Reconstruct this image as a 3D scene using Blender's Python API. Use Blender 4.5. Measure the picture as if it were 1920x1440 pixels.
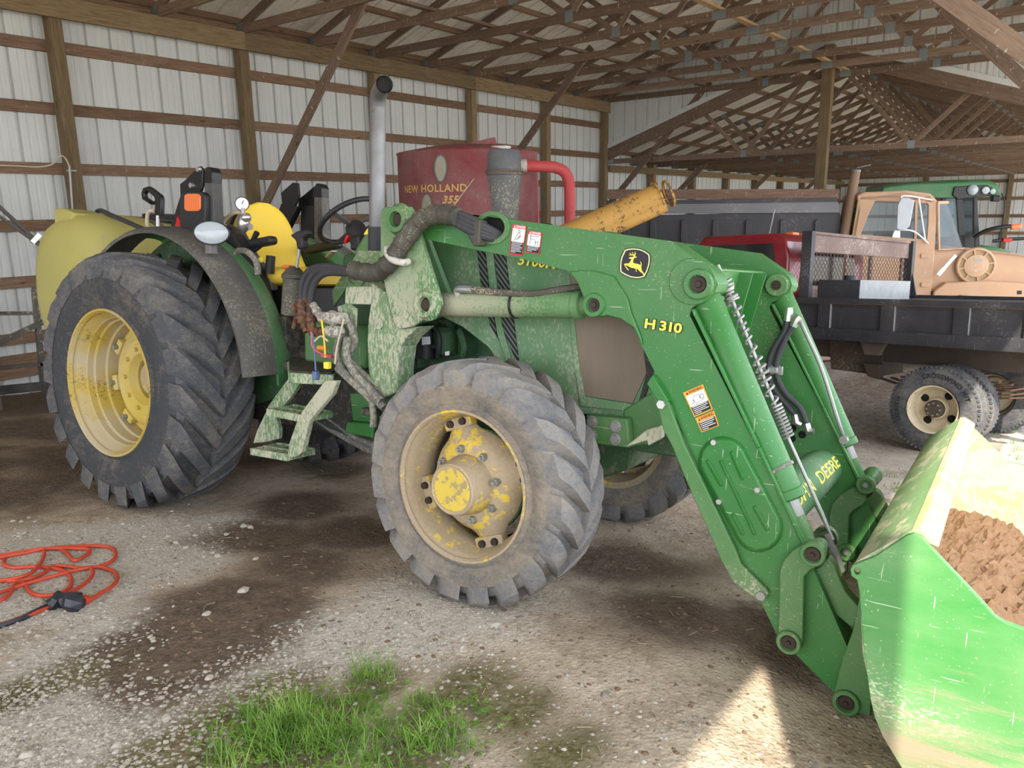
import bpy, bmesh, math, random
from mathutils import Vector, Matrix, Euler, noise as mnoise
random.seed(7)
for o in list(bpy.data.objects): bpy.data.objects.remove(o)
SC = bpy.context.scene
COL = SC.collection
PI = math.pi
# ------------------------------------------------------------------ camera
CAMH = 1.65
FPX = 1434.0
def _axes():
    x = Vector((2100-960, -(376-720), -FPX)).normalized()
    d = Vector((1050-960, -(7000-720), -FPX)).normalized()
    z = -d; z = (z-x*z.dot(x)).normalized()
    y = z.cross(x)
    return Matrix((x, y, z))
RC = _axes()
EYE = Vector((0, 0, CAMH))
cam = bpy.data.cameras.new('camera'); camo = bpy.data.objects.new('camera', cam); COL.objects.link(camo)
camo.matrix_world = Matrix.Translation(EYE) @ RC.to_4x4()
cam.sensor_width = 36; cam.lens = FPX/1920*36; cam.clip_end = 500; cam.clip_start = .05
SC.camera = camo
# ------------------------------------------------------------------ light
world = bpy.data.worlds.new('World'); SC.world = world; world.use_nodes = True
wn = world.node_tree; wn.nodes.clear()
wo = wn.nodes.new('ShaderNodeOutputWorld'); wb = wn.nodes.new('ShaderNodeBackground')
SUN_DIR = Vector((1.87, 1.0, -2.12)).normalized()          # the way the light travels
sky = wn.nodes.new('ShaderNodeTexSky'); sky.sky_type = 'HOSEK_WILKIE'
sky.sun_direction = -SUN_DIR; sky.turbidity = 6.0; sky.ground_albedo = .4
wm = wn.nodes.new('ShaderNodeMixRGB'); wm.inputs[0].default_value = .75
wm.inputs[2].default_value = (.94, .98, 1.06, 1)
wn.links.new(sky.outputs[0], wm.inputs[1]); wn.links.new(wm.outputs[0], wb.inputs[0])
wb.inputs[1].default_value = 5.2
wn.links.new(wb.outputs[0], wo.inputs[0])
sl = bpy.data.lights.new('sun', 'SUN'); sl.energy = 9.5; sl.angle = math.radians(.55); sl.color = (1, .90, .74)
so = bpy.data.objects.new('sun', sl); COL.objects.link(so)
so.rotation_euler = SUN_DIR.to_track_quat('-Z', 'Y').to_euler()
so.location = (-6, -6, 9)
SC.view_settings.view_transform = 'Standard'; SC.view_settings.look = 'None'
SC.view_settings.gamma = 1; SC.view_settings.use_curve_mapping = False
SC.view_settings.exposure = 0.16
# ------------------------------------------------------------------ pixel rays (1920x1440) to real planes
def ray(u, v): return RC @ Vector((u-960, -(v-720), -FPX))
def onp(u, v, p, n):
    r = ray(u, v); return EYE + r*((Vector(p)-EYE).dot(n)/r.dot(n))
def PX(u, v, X): return onp(u, v, (X, 0, 0), Vector((1, 0, 0)))
def PY(u, v, Y): return onp(u, v, (0, Y, 0), Vector((0, 1, 0)))
def PZ(u, v, z): return onp(u, v, (0, 0, z), Vector((0, 0, 1)))
def PD(u, v, d): return EYE + ray(u, v)*(d/FPX)
def ground_z(x, y):
    xe = x if x < 5 else x+.5*(x-5) if x < 8.4 else 10.1+1.5*(1-math.exp(-(x-8.4)/2))
    xe = max(xe, -4); ye = min(max(y, -6), 12)
    dip = .1*math.exp(-((x-2.5)**2/.35+(y-.45)**2/.16))      # rut the bucket has worn at the doorway
    return -.0655-.0888*(xe-2.4246)-.0368*(ye-2.0863)-dip
def PG(u, v):
    p = PZ(u, v, 0)
    for _ in range(12): p = PZ(u, v, ground_z(p.x, p.y))
    return p
# ------------------------------------------------------------------ object helpers
def link(o, parent=None):
    COL.objects.link(o)
    if parent is not None: o.parent = parent
    return o
def empty(name, mw=None, parent=None):
    o = bpy.data.objects.new(name, None); o.empty_display_size = .1
    link(o, parent)
    if mw is not None: o.matrix_world = mw
    return o
def tag(o, label=None, cat=None, group=None, kind=None):
    if label: o['label'] = label
    if cat: o['category'] = cat
    if group: o['group'] = group
    if kind: o['kind'] = kind
    return o
def frame(d):
    d = Vector(d).normalized(); a = Vector((0, 0, 1)) if abs(d.z) < .9 else Vector((1, 0, 0))
    u = d.cross(a).normalized(); return u, u.cross(d).normalized()
class MB:
    """collects faces; build() links them as one mesh object"""
    def __init__(s): s.v = []; s.f = []; s.m = []; s.cm = 0
    def add(s, vs, fs):
        b = len(s.v); s.v += [Vector(v) for v in vs]
        for f in fs: s.f.append([b+i for i in f]); s.m.append(s.cm)
        return s
    def box(s, c, d, M=None):
        c = Vector(c); h = [x/2 for x in d]; vs = []
        for x in (-1, 1):
            for y in (-1, 1):
                for z in (-1, 1):
                    q = Vector((x*h[0], y*h[1], z*h[2]))
                    vs.append(c+(M @ q if M else q))
        return s.add(vs, [(0, 1, 3, 2), (4, 6, 7, 5), (0, 4, 5, 1), (2, 3, 7, 6), (0, 2, 6, 4), (1, 5, 7, 3)])
    def beam(s, a, b, w, h, up=(0, 0, 1)):
        a = Vector(a); b = Vector(b); d = (b-a); L = d.length; d.normalize(); up = Vector(up)
        y = up.cross(d)
        if y.length < 1e-4: y = Vector((1, 0, 0)).cross(d)
        y.normalize(); z = d.cross(y)
        return s.box((a+b)/2, (L, w, h), Matrix((d, y, z)).transposed())
    def cyl(s, a, b, r, r2=None, n=16, caps=True):
        a = Vector(a); b = Vector(b); r2 = r if r2 is None else r2; u, w = frame(b-a); vs = []
        for p, q in ((a, r), (b, r2)):
            for i in range(n):
                t = 2*PI*i/n; vs.append(p+(u*math.cos(t)+w*math.sin(t))*q)
        fs = [(i, (i+1) % n, n+(i+1) % n, n+i) for i in range(n)]
        if caps: fs += [tuple(range(n-1, -1, -1)), tuple(range(n, 2*n))]
        return s.add(vs, fs)
    def lathe(s, a, axis, prof, n=32, closed=False):
        """prof: list of (dist along axis, radius)"""
        a = Vector(a); ax = Vector(axis).normalized(); u, w = frame(ax); vs = []
        for (h, r) in prof:
            for i in range(n):
                t = 2*PI*i/n; vs.append(a+ax*h+(u*math.cos(t)+w*math.sin(t))*r)
        k = len(prof); fs = []
        for j in range(k if closed else k-1):
            j2 = (j+1) % k
            for i in range(n): fs.append((j*n+i, j*n+(i+1) % n, j2*n+(i+1) % n, j2*n+i))
        return s.add(vs, fs)
    def tube(s, pts, r, n=8, caps=True, smooth=0):
        pts = [Vector(p) for p in pts]
        if smooth: pts = spline(pts, smooth)
        R = r if isinstance(r, (list, tuple)) else [r]*len(pts)
        if len(R) != len(pts): R = [R[min(int(i*len(R)/len(pts)), len(R)-1)] for i in range(len(pts))]
        u = None; vs = []
        for i, p in enumerate(pts):
            d = (pts[min(i+1, len(pts)-1)]-pts[max(i-1, 0)])
            if d.length < 1e-6: d = Vector((0, 0, 1))
            d.normalize()
            if u is None: u, w = frame(d)
            else:
                u = (u-d*u.dot(d))
                u = u.normalized() if u.length > 1e-5 else frame(d)[0]
                w = u.cross(d)
            for k in range(n):
                t = 2*PI*k/n; vs.append(p+(u*math.cos(t)+w*math.sin(t))*R[i])
        fs = []
        for i in range(len(pts)-1):
            for k in range(n): fs.append((i*n+k, i*n+(k+1) % n, (i+1)*n+(k+1) % n, (i+1)*n+k))
        if caps: fs += [tuple(range(n-1, -1, -1)), tuple(range((len(pts)-1)*n, len(pts)*n))]
        return s.add(vs, fs)
    def prism(s, poly, off, holes=None):
        """poly: closed list of points in a plane, extruded by vector off"""
        poly = [Vector(p) for p in poly]; off = Vector(off); n = len(poly)
        if not holes:
            vs = poly+[p+off for p in poly]
            fs = [tuple(range(n)), tuple(range(2*n-1, n-1, -1))]+[(i, n+i, n+(i+1) % n, (i+1) % n) for i in range(n)]
            return s.add(vs, fs)
        from mathutils.geometry import tessellate_polygon
        loops = [poly]+[[Vector(p) for p in h] for h in holes]
        flat = [p for l in loops for p in l]; m = len(flat)
        tr = tessellate_polygon(loops)
        vs = flat+[p+off for p in flat]; fs = [tuple(t) for t in tr]+[tuple(i+m for i in reversed(t)) for t in tr]
        b = 0
        for l in loops:
            k = len(l)
            for i in range(k): fs.append((b+i, m+b+i, m+b+(i+1) % k, b+(i+1) % k))
            b += k
        return s.add(vs, fs)
    def loft(s, rings, cap=True, closed=True):
        n = len(rings[0]); vs = [p for r in rings for p in r]; fs = []
        for j in range(len(rings)-1):
            for i in range(n if closed else n-1): fs.append((j*n+i, j*n+(i+1) % n, (j+1)*n+(i+1) % n, (j+1)*n+i))
        if cap and closed: fs += [tuple(range(n-1, -1, -1)), tuple(range((len(rings)-1)*n, len(rings)*n))]
        return s.add(vs, fs)
    def ball(s, c, r, nu=14, nv=8, sc=(1, 1, 1), M=None):
        c = Vector(c); rings = []
        for j in range(nv+1):
            t = PI*j/nv; rr = max(math.sin(t), .002); rings.append([])
            for i in range(nu):
                a = 2*PI*i/nu; q = Vector((math.cos(a)*rr*sc[0], math.sin(a)*rr*sc[1], -math.cos(t)*sc[2]))*r
                rings[-1].append(c+(M @ q if M else q))
        return s.loft(rings)
    def build(s, name, mats, parent=None, smooth=35, bevel=0, fix=True):
        me = bpy.data.meshes.new(name); me.from_pydata(s.v, [], s.f)
        for m in (mats if isinstance(mats, (list, tuple)) else [mats]): me.materials.append(m)
        if any(s.m): me.polygons.foreach_set('material_index', s.m)
        if fix:
            bm = bmesh.new(); bm.from_mesh(me); bmesh.ops.recalc_face_normals(bm, faces=bm.faces); bm.to_mesh(me); bm.free()
        if smooth:
            me.shade_smooth(); me.set_sharp_from_angle(angle=math.radians(smooth))
        o = bpy.data.objects.new(name, me); link(o, parent)
        if bevel:
            b = o.modifiers.new('bevel', 'BEVEL'); b.width = bevel; b.segments = 2; b.limit_method = 'ANGLE'; b.angle_limit = math.radians(40)
        return o
def spline(pts, k=6):
    pts = [Vector(p) for p in pts]; out = []; n = len(pts)
    for i in range(n-1):
        p0 = pts[max(i-1, 0)]; p1 = pts[i]; p2 = pts[i+1]; p3 = pts[min(i+2, n-1)]
        for j in range(k):
            t = j/k
            out.append(.5*((2*p1)+(p2-p0)*t+(2*p0-5*p1+4*p2-p3)*t*t+(3*p1-p0-3*p2+p3)*t**3))
    out.append(pts[-1]); return out
def copy_tree(o, parent=None):
    c = o.copy(); COL.objects.link(c); c.parent = parent
    if parent is not None: c.matrix_parent_inverse = o.matrix_parent_inverse.copy()
    for ch in o.children: copy_tree(ch, c)
    return c
def wood_beam(name, a, b, w, h, mat, parent=None, up=(0, 0, 1), bevel=.004):
    """a board whose own X axis runs along its length, so the grain follows it"""
    a = Vector(a); b = Vector(b); d = b-a; L = d.length; d.normalize(); y = Vector(up).cross(d)
    if y.length < 1e-4: y = Vector((1, 0, 0)).cross(d)
    y.normalize(); z = d.cross(y)
    m = MB().box((0, 0, 0), (L, w, h)); o = m.build(name, mat, None, 0)
    o.matrix_world = Matrix.Translation((a+b)/2) @ Matrix((d, y, z)).transposed().to_4x4()
    if parent is not None: o.parent = parent; o.matrix_parent_inverse = parent.matrix_world.inverted()
    return o
def text_mesh(body, size, fn, mat, name, parent=None, bold=0, shear=0, space=1.0, align='CENTER', res=3):
    """flat lettering; fn maps the text's x, y to a point"""
    cu = bpy.data.curves.new('lettering', 'FONT'); cu.body = body; cu.size = size; cu.align_x = align; cu.align_y = 'CENTER'
    cu.offset = bold; cu.shear = shear; cu.space_character = space; cu.resolution_u = res; cu.fill_mode = 'FRONT'
    t = bpy.data.objects.new('lettering', cu); COL.objects.link(t)
    me = bpy.data.meshes.new_from_object(t.evaluated_get(bpy.context.evaluated_depsgraph_get()))
    bpy.data.objects.remove(t); bpy.data.curves.remove(cu)
    bm = bmesh.new(); bm.from_mesh(me); bmesh.ops.triangulate(bm, faces=bm.faces)
    for v in bm.verts: v.co = fn(v.co.x, v.co.y)
    bm.to_mesh(me); bm.free(); me.name = name; me.materials.clear(); me.materials.append(mat)
    o = bpy.data.objects.new(name, me); link(o, parent); return o
# ------------------------------------------------------------------ materials
def c(r, g, b): return tuple((x/255/12.92 if x/255 <= .04045 else ((x/255+.055)/1.055)**2.4) for x in (r, g, b))+(1,)
class NT:
    def __init__(s, name, rough=.6, metal=0, spec=.4):
        s.m = bpy.data.materials.new(name); s.m.use_nodes = True; s.t = s.m.node_tree
        s.b = s.t.nodes['Principled BSDF']; s.b.inputs['Roughness'].default_value = rough
        s.b.inputs['Metallic'].default_value = metal; s.b.inputs['Specular IOR Level'].default_value = spec
        s.tc = s.t.nodes.new('ShaderNodeTexCoord')
    def n(s, ty, **k):
        o = s.t.nodes.new(ty)
        for a, b in k.items(): setattr(o, a, b)
        return o
    def l(s, a, b): s.t.links.new(a, b)
    def map(s, scale=(1, 1, 1), src='Object', rot=(0, 0, 0), rnd=False):
        mp = s.n('ShaderNodeMapping'); mp.inputs['Scale'].default_value = scale; mp.inputs['Rotation'].default_value = rot
        s.l(s.tc.outputs[src], mp.inputs[0])
        if rnd:
            oi = s.n('ShaderNodeObjectInfo'); ml = s.n('ShaderNodeVectorMath', operation='SCALE'); ml.inputs[0].default_value = (17, 31, 23)
            s.l(oi.outputs['Random'], ml.inputs['Scale']); s.l(ml.outputs[0], mp.inputs['Location'])
        return mp.outputs[0]
    def noise(s, scale=5, detail=6, rough=.6, vec=None, dist=0):
        x = s.n('ShaderNodeTexNoise'); x.inputs['Scale'].default_value = scale; x.inputs['Detail'].default_value = detail
        x.inputs['Roughness'].default_value = rough; x.inputs['Distortion'].default_value = dist
        s.l(vec if vec is not None else s.tc.outputs['Object'], x.inputs['Vector']); return x.outputs['Fac']
    def ramp(s, fac, stops):
        r = s.n('ShaderNodeValToRGB'); el = r.color_ramp.elements
        while len(el) < len(stops): el.new(.5)
        for e, (p, col) in zip(el, stops):
            e.position = p; e.color = col if isinstance(col, tuple) else (col, col, col, 1)
        s.l(fac, r.inputs[0]); return r.outputs[0]
    def mix(s, fac, a, b, mode='MIX'):
        x = s.n('ShaderNodeMixRGB', blend_type=mode)
        for k, q in ((0, fac), (1, a), (2, b)):
            if hasattr(q, 'is_linked'): s.l(q, x.inputs[k])
            else: x.inputs[k].default_value = q
        return x.outputs[0]
    def math(s, op, a, b=0.0):
        x = s.n('ShaderNodeMath', operation=op)
        for k, q in ((0, a), (1, b)):
            if hasattr(q, 'is_linked'): s.l(q, x.inputs[k])
            else: x.inputs[k].default_value = q
        return x.outputs[0]
    def col(s, q):
        if hasattr(q, 'is_linked'): s.l(q, s.b.inputs['Base Color'])
        else: s.b.inputs['Base Color'].default_value = q
    def rough(s, q): s.l(q, s.b.inputs['Roughness'])
    def bump(s, h, strength=.3, dist=.01):
        x = s.n('ShaderNodeBump'); x.inputs['Strength'].default_value = strength; x.inputs['Distance'].default_value = dist
        s.l(h, x.inputs['Height']); s.l(x.outputs[0], s.b.inputs['Normal'])
DUST = c(176, 166, 146); MUD = c(150, 132, 110)
def paint(name, col, dust=DUST, cov=.1, rough=.45, scale=30, metal=0, scratch=.3, streak=(1, 1, 1), spec=.4, bump=.15, film=.1, soft=.2, big=1.6, strength=.85, edge=.06, grad=None):
    """paint under a soft dust film, with specks or drips of dirt that cover the share cov, and scratches"""
    k = NT(name, rough, metal, spec); v = k.map(streak)
    lo = k.noise(big, 5, .6, v); sm = k.noise(scale, 6, .7, v)
    zs = ((.01, 2.3), (.03, 1.9), (.05, 1.64), (.1, 1.28), (.2, .84), (.3, .52), (.4, .25), (.5, 0), (.6, -.25), (.7, -.52), (.8, -.84), (.9, -1.28), (1.01, -2))
    z = zs[0][1]
    for (p, q), (p2, q2) in zip(zs, zs[1:]):
        if p <= cov <= p2: z = q+(q2-q)*(cov-p)/(p2-p)
    t = .5+.115*z
    f = k.math('ADD', sm, k.math('MULTIPLY', k.math('SUBTRACT', lo, .5), .9))
    f = k.ramp(f, [(max(0, t-edge*.4), 0.0), (min(1, t+edge), 1.0)]); f = k.math('MULTIPLY', f, strength)
    if grad:                                                   # dirt splashed from one side: (axis, clean end, dirty end)
        sx = k.n('ShaderNodeSeparateXYZ'); k.l(k.tc.outputs['Object'], sx.inputs[0]); mr = k.n('ShaderNodeMapRange'); mr.interpolation_type = 'SMOOTHSTEP'
        mr.inputs[1].default_value = grad[1]; mr.inputs[2].default_value = grad[2]; k.l(k.math('ADD', sx.outputs[grad[0]], k.math('MULTIPLY', k.math('SUBTRACT', lo, .5), .5)), mr.inputs[0]); f = k.math('MULTIPLY', f, mr.outputs[0])
    fs = k.ramp(lo, [(.3, max(0, film-soft*.5)), (.7, min(1, film+soft))])
    base = k.mix(k.noise(2.3, 3, .5), tuple(x*.86 for x in col[:3])+(1,), tuple(min(1, x*1.14) for x in col[:3])+(1,))
    out = k.mix(fs, base, dust); out = k.mix(f, out, dust)
    if scratch:
        for rot, mp in (((.3, .5, .9), (2.5, 60, 60)), ((1.2, -.7, .2), (60, 3, 60)), ((.1, .2, -.4), (50, 50, 3))):
            sn = k.ramp(k.noise(2.0, 2, .5, k.map(mp, rot=rot)), [(.71, 0.0), (.735, 1.0)])
            out = k.mix(k.math('MULTIPLY', sn, scratch), out, c(186, 200, 172))
    k.col(out); k.rough(k.ramp(k.math('MAXIMUM', f, fs), [(0, rough), (1, .9)])); k.bump(k.mix(.6, lo, sm), bump, .006); return k.m
def plain(name, col, rough=.5, metal=0, var=.15, scale=8, spec=.4, bump=0, coat=0):
    k = NT(name, rough, metal, spec); n = k.noise(scale, 5, .6)
    k.col(k.mix(n, tuple(x*(1-var) for x in col[:3])+(1,), tuple(min(1, x*(1+var)) for x in col[:3])+(1,)))
    if bump: k.bump(n, bump, .004)
    if coat: k.b.inputs['Coat Weight'].default_value = coat
    return k.m
def wood(name, dark, light, droppings=0, grey=.25):
    k = NT(name, .85, 0, .15); v = k.map((1.2, 14, 14), rnd=True)
    g = k.noise(3.0, 8, .65, v, .6); g2 = k.noise(9.0, 4, .6, k.map((.6, 30, 30), rnd=True))
    out = k.ramp(k.mix(.4, g, g2), [(.30, dark), (.72, light)])
    oi = k.n('ShaderNodeObjectInfo'); hs = k.n('ShaderNodeHueSaturation')
    k.l(out, hs.inputs['Color']); k.l(k.math('ADD', k.math('MULTIPLY', oi.outputs['Random'], .45), .78), hs.inputs['Value']); out = hs.outputs[0]
    kn = k.n('ShaderNodeTexVoronoi'); kn.inputs['Scale'].default_value = 1.6; k.l(k.map((1.0, 3.5, 3.5), rnd=True), kn.inputs['Vector'])
    out = k.mix(k.math('MULTIPLY', k.ramp(kn.outputs['Distance'], [(.045, 1.0), (.1, 0.0)]), .7), out, tuple(x*.4 for x in dark[:3])+(1,))
    if droppings:
        d = k.ramp(k.noise(7.0, 3, .6, k.map((5, 1.2, 1.2), rnd=True)), [(.66, 0.0), (.70, 1.0)])
        out = k.mix(k.math('MULTIPLY', d, droppings), out, c(205, 200, 190))
    k.col(out); k.bump(g, .35, .006); return k.m
M = {}
# ================================================================== materials of the place
M['siding'] = None
def _siding():
    k = NT('painted_steel_siding', .5, 0, .4); n = k.noise(1.5, 5, .6); st = k.noise(2.0, 5, .7, k.map((22, 22, .5)))
    k.col(k.mix(k.ramp(k.mix(.6, n, st), [(.35, 0.0), (.75, 1.0)]), c(208, 211, 208), c(186, 188, 184))); k.bump(st, .05, .003); return k.m
M['siding'] = _siding()
def _roof():
    k = NT('roof_steel', .45, 0, .4); n = k.noise(1.2, 5, .6); st = k.noise(2.0, 6, .7, k.map((14, .6, 14)))
    f = k.ramp(k.mix(.5, n, st), [(.38, 0.0), (.68, 1.0)])
    k.col(k.mix(f, c(240, 237, 226), c(204, 197, 183))); return k.m
M['roof'] = _roof()
M['truss'] = wood('truss_lumber', c(92, 76, 64), c(150, 128, 110), .75)
M['post'] = wood('post_timber', c(92, 76, 56), c(152, 132, 102))
M['girt'] = wood('girt_lumber', c(88, 68, 54), c(150, 124, 102), .25)
M['fresh'] = wood('fresh_lumber', c(150, 122, 88), c(196, 170, 132))
M['plate'] = plain('galvanised_plate', c(138, 148, 150), .5, .6, .25, 40)
M['conduit'] = plain('grey_conduit', c(170, 172, 172), .5, .3)
M['cable'] = plain('pale_cable', c(196, 186, 160), .6)
# ================================================================== floor
def patch(x, y, cx, cy, rx, ry, a=0):
    dx, dy = x-cx, y-cy; ca, sa = math.cos(a), math.sin(a)
    return math.exp(-(((dx*ca+dy*sa)/rx)**2+((-dx*sa+dy*ca)/ry)**2))
def axis_steps(lo, hi, a, b, fine, grow=1.35):
    xs = [a+i*fine for i in range(int((b-a)/fine)+1)]
    s = fine; x = xs[-1]
    while x < hi: s = min(s*grow, 8); x += s; xs.append(x)
    s = fine; x = xs[0]; pre = []
    while x > lo: s = min(s*grow, 8); x -= s; pre.append(x)
    return pre[::-1]+xs
def ground_h(x, y):
    h = ground_z(x, y)
    n = mnoise.fractal(Vector((x*1.3, y*1.3, 0)), 1.0, 2.0, 4)*.012
    d = max(abs(x-4), abs(y-4))
    return h+n*(1 if d < 9 else .4)
gx = axis_steps(-60, 110, .3, 6.6, .04); gy = axis_steps(-70, 60, -.3, 7.0, .04)
gb = MB(); gb.v = [Vector((x, y, ground_h(x, y))) for y in gy for x in gx]
w_ = len(gx); gb.f = [[j*w_+i, j*w_+i+1, (j+1)*w_+i+1, (j+1)*w_+i] for j in range(len(gy)-1) for i in range(w_-1)]
gb.m = [0]*len(gb.f)
# where each kind of ground lies: r gravel, g dark soil plus shade painted around the truck, b moss and grass
GP = {k: [PG(*p) for p in v] for k, v in dict(
    grav=[(430, 1000), (330, 1050), (120, 1120), (220, 1200), (140, 1240), (240, 1280), (100, 1310), (40, 1390), (180, 1330), (340, 1290), (450, 1250), (560, 1220), (720, 1180), (650, 1200), (770, 1150), (260, 1010), (60, 1020), (160, 1050)],
    soil=[(480, 1120), (380, 1190), (560, 1060), (300, 1230), (650, 1000), (200, 800), (60, 850), (560, 950), (1180, 1060), (1250, 1150), (1450, 1180), (620, 880), (90, 770), (400, 1150), (500, 1010)],
    moss=[(20, 1310), (60, 1290), (440, 1350), (520, 1300), (620, 1340), (700, 1290), (800, 1340), (480, 1420), (330, 1420), (760, 1420), (560, 1420), (880, 1290), (960, 1330), (1050, 1420)]).items()}
def ground_masks(x, y):
    nz = mnoise.fractal(Vector((x*1.1, y*1.1, 3)), 1.0, 2.0, 4)
    g = max(patch(x, y, p.x, p.y, .33, .33) for p in GP['grav'])
    s = max(patch(x, y, p.x, p.y, .30, .36) for p in GP['soil'])
    m = max(patch(x, y, p.x, p.y, .22, .16) for p in GP['moss'])
    if y > 4.4: s = max(s, min(1, (y-4.4)/1.0))*(.8+.4*nz)
    if y < -1.0: g = max(g, min(1, (-1.0-y)/.6))
    if x > 4.2 and y < 6: g = max(g, min(1, (x-4.2))*.5); s = max(s, min(1, (x-4.2)*.8)*(.42 if y > .6 else .1))  # gravel around the truck darkened with the soil tone to paint in shade
    cl = lambda q: max(0, min(1, q+nz*.35*(q > .03)))
    return cl(g), cl(s), cl(m)
def _ground():
    k = NT('gravel_ground', .95, 0, .15); a = k.n('ShaderNodeVertexColor'); a.layer_name = 'kinds'
    sp = k.n('ShaderNodeSeparateColor'); k.l(a.outputs[0], sp.inputs[0])
    n1 = k.noise(2.2, 8, .7); n2 = k.noise(26, 6, .75); n3 = k.noise(90, 3, .7); n4 = k.noise(8, 7, .75)
    mud = k.mix(k.ramp(k.mix(.5, n1, n2), [(.40, 0.0), (.62, 1.0)]), c(148, 133, 115), c(204, 191, 172))
    vo = k.n('ShaderNodeTexVoronoi'); vo.inputs['Scale'].default_value = 48; k.l(k.tc.outputs['Object'], vo.inputs['Vector'])
    peb = k.ramp(vo.outputs['Distance'], [(.2, 1.0), (.5, 0.0)])
    grav = k.mix(k.math('MULTIPLY', peb, .8), k.mix(n2, c(172, 165, 153), c(208, 203, 194)), c(214, 210, 202))
    soil = k.mix(k.ramp(k.mix(.6, n4, n2), [(.38, 0.0), (.66, 1.0)]), c(84, 72, 62), c(130, 115, 100))  # dirt colour, which also carries the painted shade by the truck
    moss = k.mix(k.ramp(k.mix(.7, n1, n2), [(.4, 0.0), (.62, 1.0)]), c(84, 84, 50), c(140, 130, 104))
    def m_(ch, lo, hi): return k.ramp(k.math('ADD', sp.outputs[ch], k.math('ADD', k.math('MULTIPLY', k.math('SUBTRACT', n2, .5), 1.1), k.math('MULTIPLY', k.math('SUBTRACT', n4, .5), .7))), [(lo, 0.0), (hi, 1.0)])
    o = k.mix(m_(0, .12, .55), mud, grav); o = k.mix(m_(1, .18, .6), o, soil); o = k.mix(m_(2, .2, .7), o, moss)
    k.col(o); k.bump(k.mix(.4, n4, k.mix(.5, n2, k.mix(.5, n3, peb))), .9, .03); return k.m
M['ground'] = _ground()
floor = gb.build('floor', M['ground'], None, 60, fix=False); floor['kind'] = 'structure'
ca = floor.data.color_attributes.new('kinds', 'FLOAT_COLOR', 'POINT')
vals = []
for v in floor.data.vertices: vals += [*ground_masks(v.co.x, v.co.y), 1]
ca.data.foreach_set('color', vals)
# ================================================================== walls
YW = 10.3; ZH = 4.2; RIDGE = 4.65; HALF = 5.65; SLOPE = .34
def z1(y): return 4.36+SLOPE*(HALF-abs(y-RIDGE))          # underside of the main roof sheets
R2 = 5.1; H2 = 5.2
def z2(y): return 3.06+SLOPE*(H2-abs(y-R2))               # underside of the lower roof sheets
RIBP = [(0, 0), (.008, .034), (.034, .034), (.042, 0), (.118, 0), (.122, .004), (.146, .004), (.15, 0), (.208, 0), (.212, .004), (.236, .004), (.24, 0)]
def rib_panel(u0, u1, pos, bot, top, name, mat, parent):
    """ribbed sheet: pos(u, depth, z) gives a point, bot/top(u) its ends"""
    us = []; u = u0
    while u < u1-1e-6:
        for a, d in RIBP:
            if u+a < u1: us.append((u+a, d))
        u += .3
    us.append((u1, 0)); m = MB(); n = len(us); vs = []
    for a, d in us: vs.append(pos(a, d, bot(a)))
    for a, d in us: vs.append(pos(a, d, top(a)))
    m.add(vs, [(i, i+1, n+i+1, n+i) for i in range(n-1)])
    return m.build(name, mat, parent, 0, fix=False)
wall_back = empty('wall_back'); tag(wall_back, kind='structure')
x = -9.0
while x < 16.9:
    x1 = min(x+.9, 17.0)
    rib_panel(x, x1, lambda u, d, z: Vector((u, YW+.045+d, z)), lambda u: ground_z(u, YW)-.1, lambda u: 4.3, 'siding_panel', M['siding'], wall_back); x = x1
GZ = [3.62, 2.91, 2.21, 1.54, .88, .21]
posts_x = [4.41-2.51*4, 4.41-2.51*3, 4.41-2.51*2, 4.41-2.51, 4.41, 6.93, 9.47, 11.98, 14.49, 16.97]
for z in GZ:
    for i in range(len(posts_x)-1): wood_beam('girt', (posts_x[i]+.0, YW+.02, z), (posts_x[i+1], YW+.02, z), .04, .135, M['girt'], wall_back)
    wood_beam('girt', (-9.0, YW+.02, z), (posts_x[0], YW+.02, z), .04, .135, M['girt'], wall_back)
for i in range(len(posts_x)-1):
    zb = ground_z(posts_x[i], YW)+.2
    wood_beam('skirt_board', (posts_x[i], YW+.02, zb), (posts_x[i+1], YW+.02, zb), .045, .28, M['girt'], wall_back)
for px in posts_x:
    wood_beam('post', (px, YW-.075, ground_z(px, YW)-.1), (px, YW-.075, 4.15), .15, .15, M['post'], wall_back, up=(1, 0, 0))
for a, b in ((-9.0, 1.9), (1.9, 6.93), (6.93, 11.98), (11.98, 17.05)):
    wood_beam('top_plate', (a, YW-.175, 4.03), (b, YW-.175, 4.03), .045, .24, M['post'], wall_back)
    wood_beam('top_plate', (a, YW+.02, 4.27), (b, YW+.02, 4.27), .045, .15, M['girt'], wall_back)
for px in (6.93+.1, 11.98+.1, 16.97+.1):
    wood_beam('knee_brace', (px, YW-.16, 1.72), (px, 7.55, 4.36), .045, .13, M['truss'], wall_back, up=(0, 0, 1))
# conduit and cable on the first post
m = MB(); m.tube([PY(137, 405, YW-.17), PY(133, 350, YW-.17), PY(130, 310, YW-.17)], .014, 8); m.build('conduit', M['conduit'], wall_back)
m = MB(); m.tube([PY(130, 312, YW-.17), PY(122, 296, YW-.18), PY(112, 293, YW-.18), PY(98, 308, YW-.05), PY(70, 313, YW-.02), PY(30, 311, YW-.02), PY(-40, 309, YW-.02)], .009, 6, smooth=5); m.build('cable', M['cable'], wall_back)
m = MB(); p = PY(134, 320, YW-.17); m.box(p, (.11, .02, .02)); m.build('conduit_clamp', M['plate'], wall_back)
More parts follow.
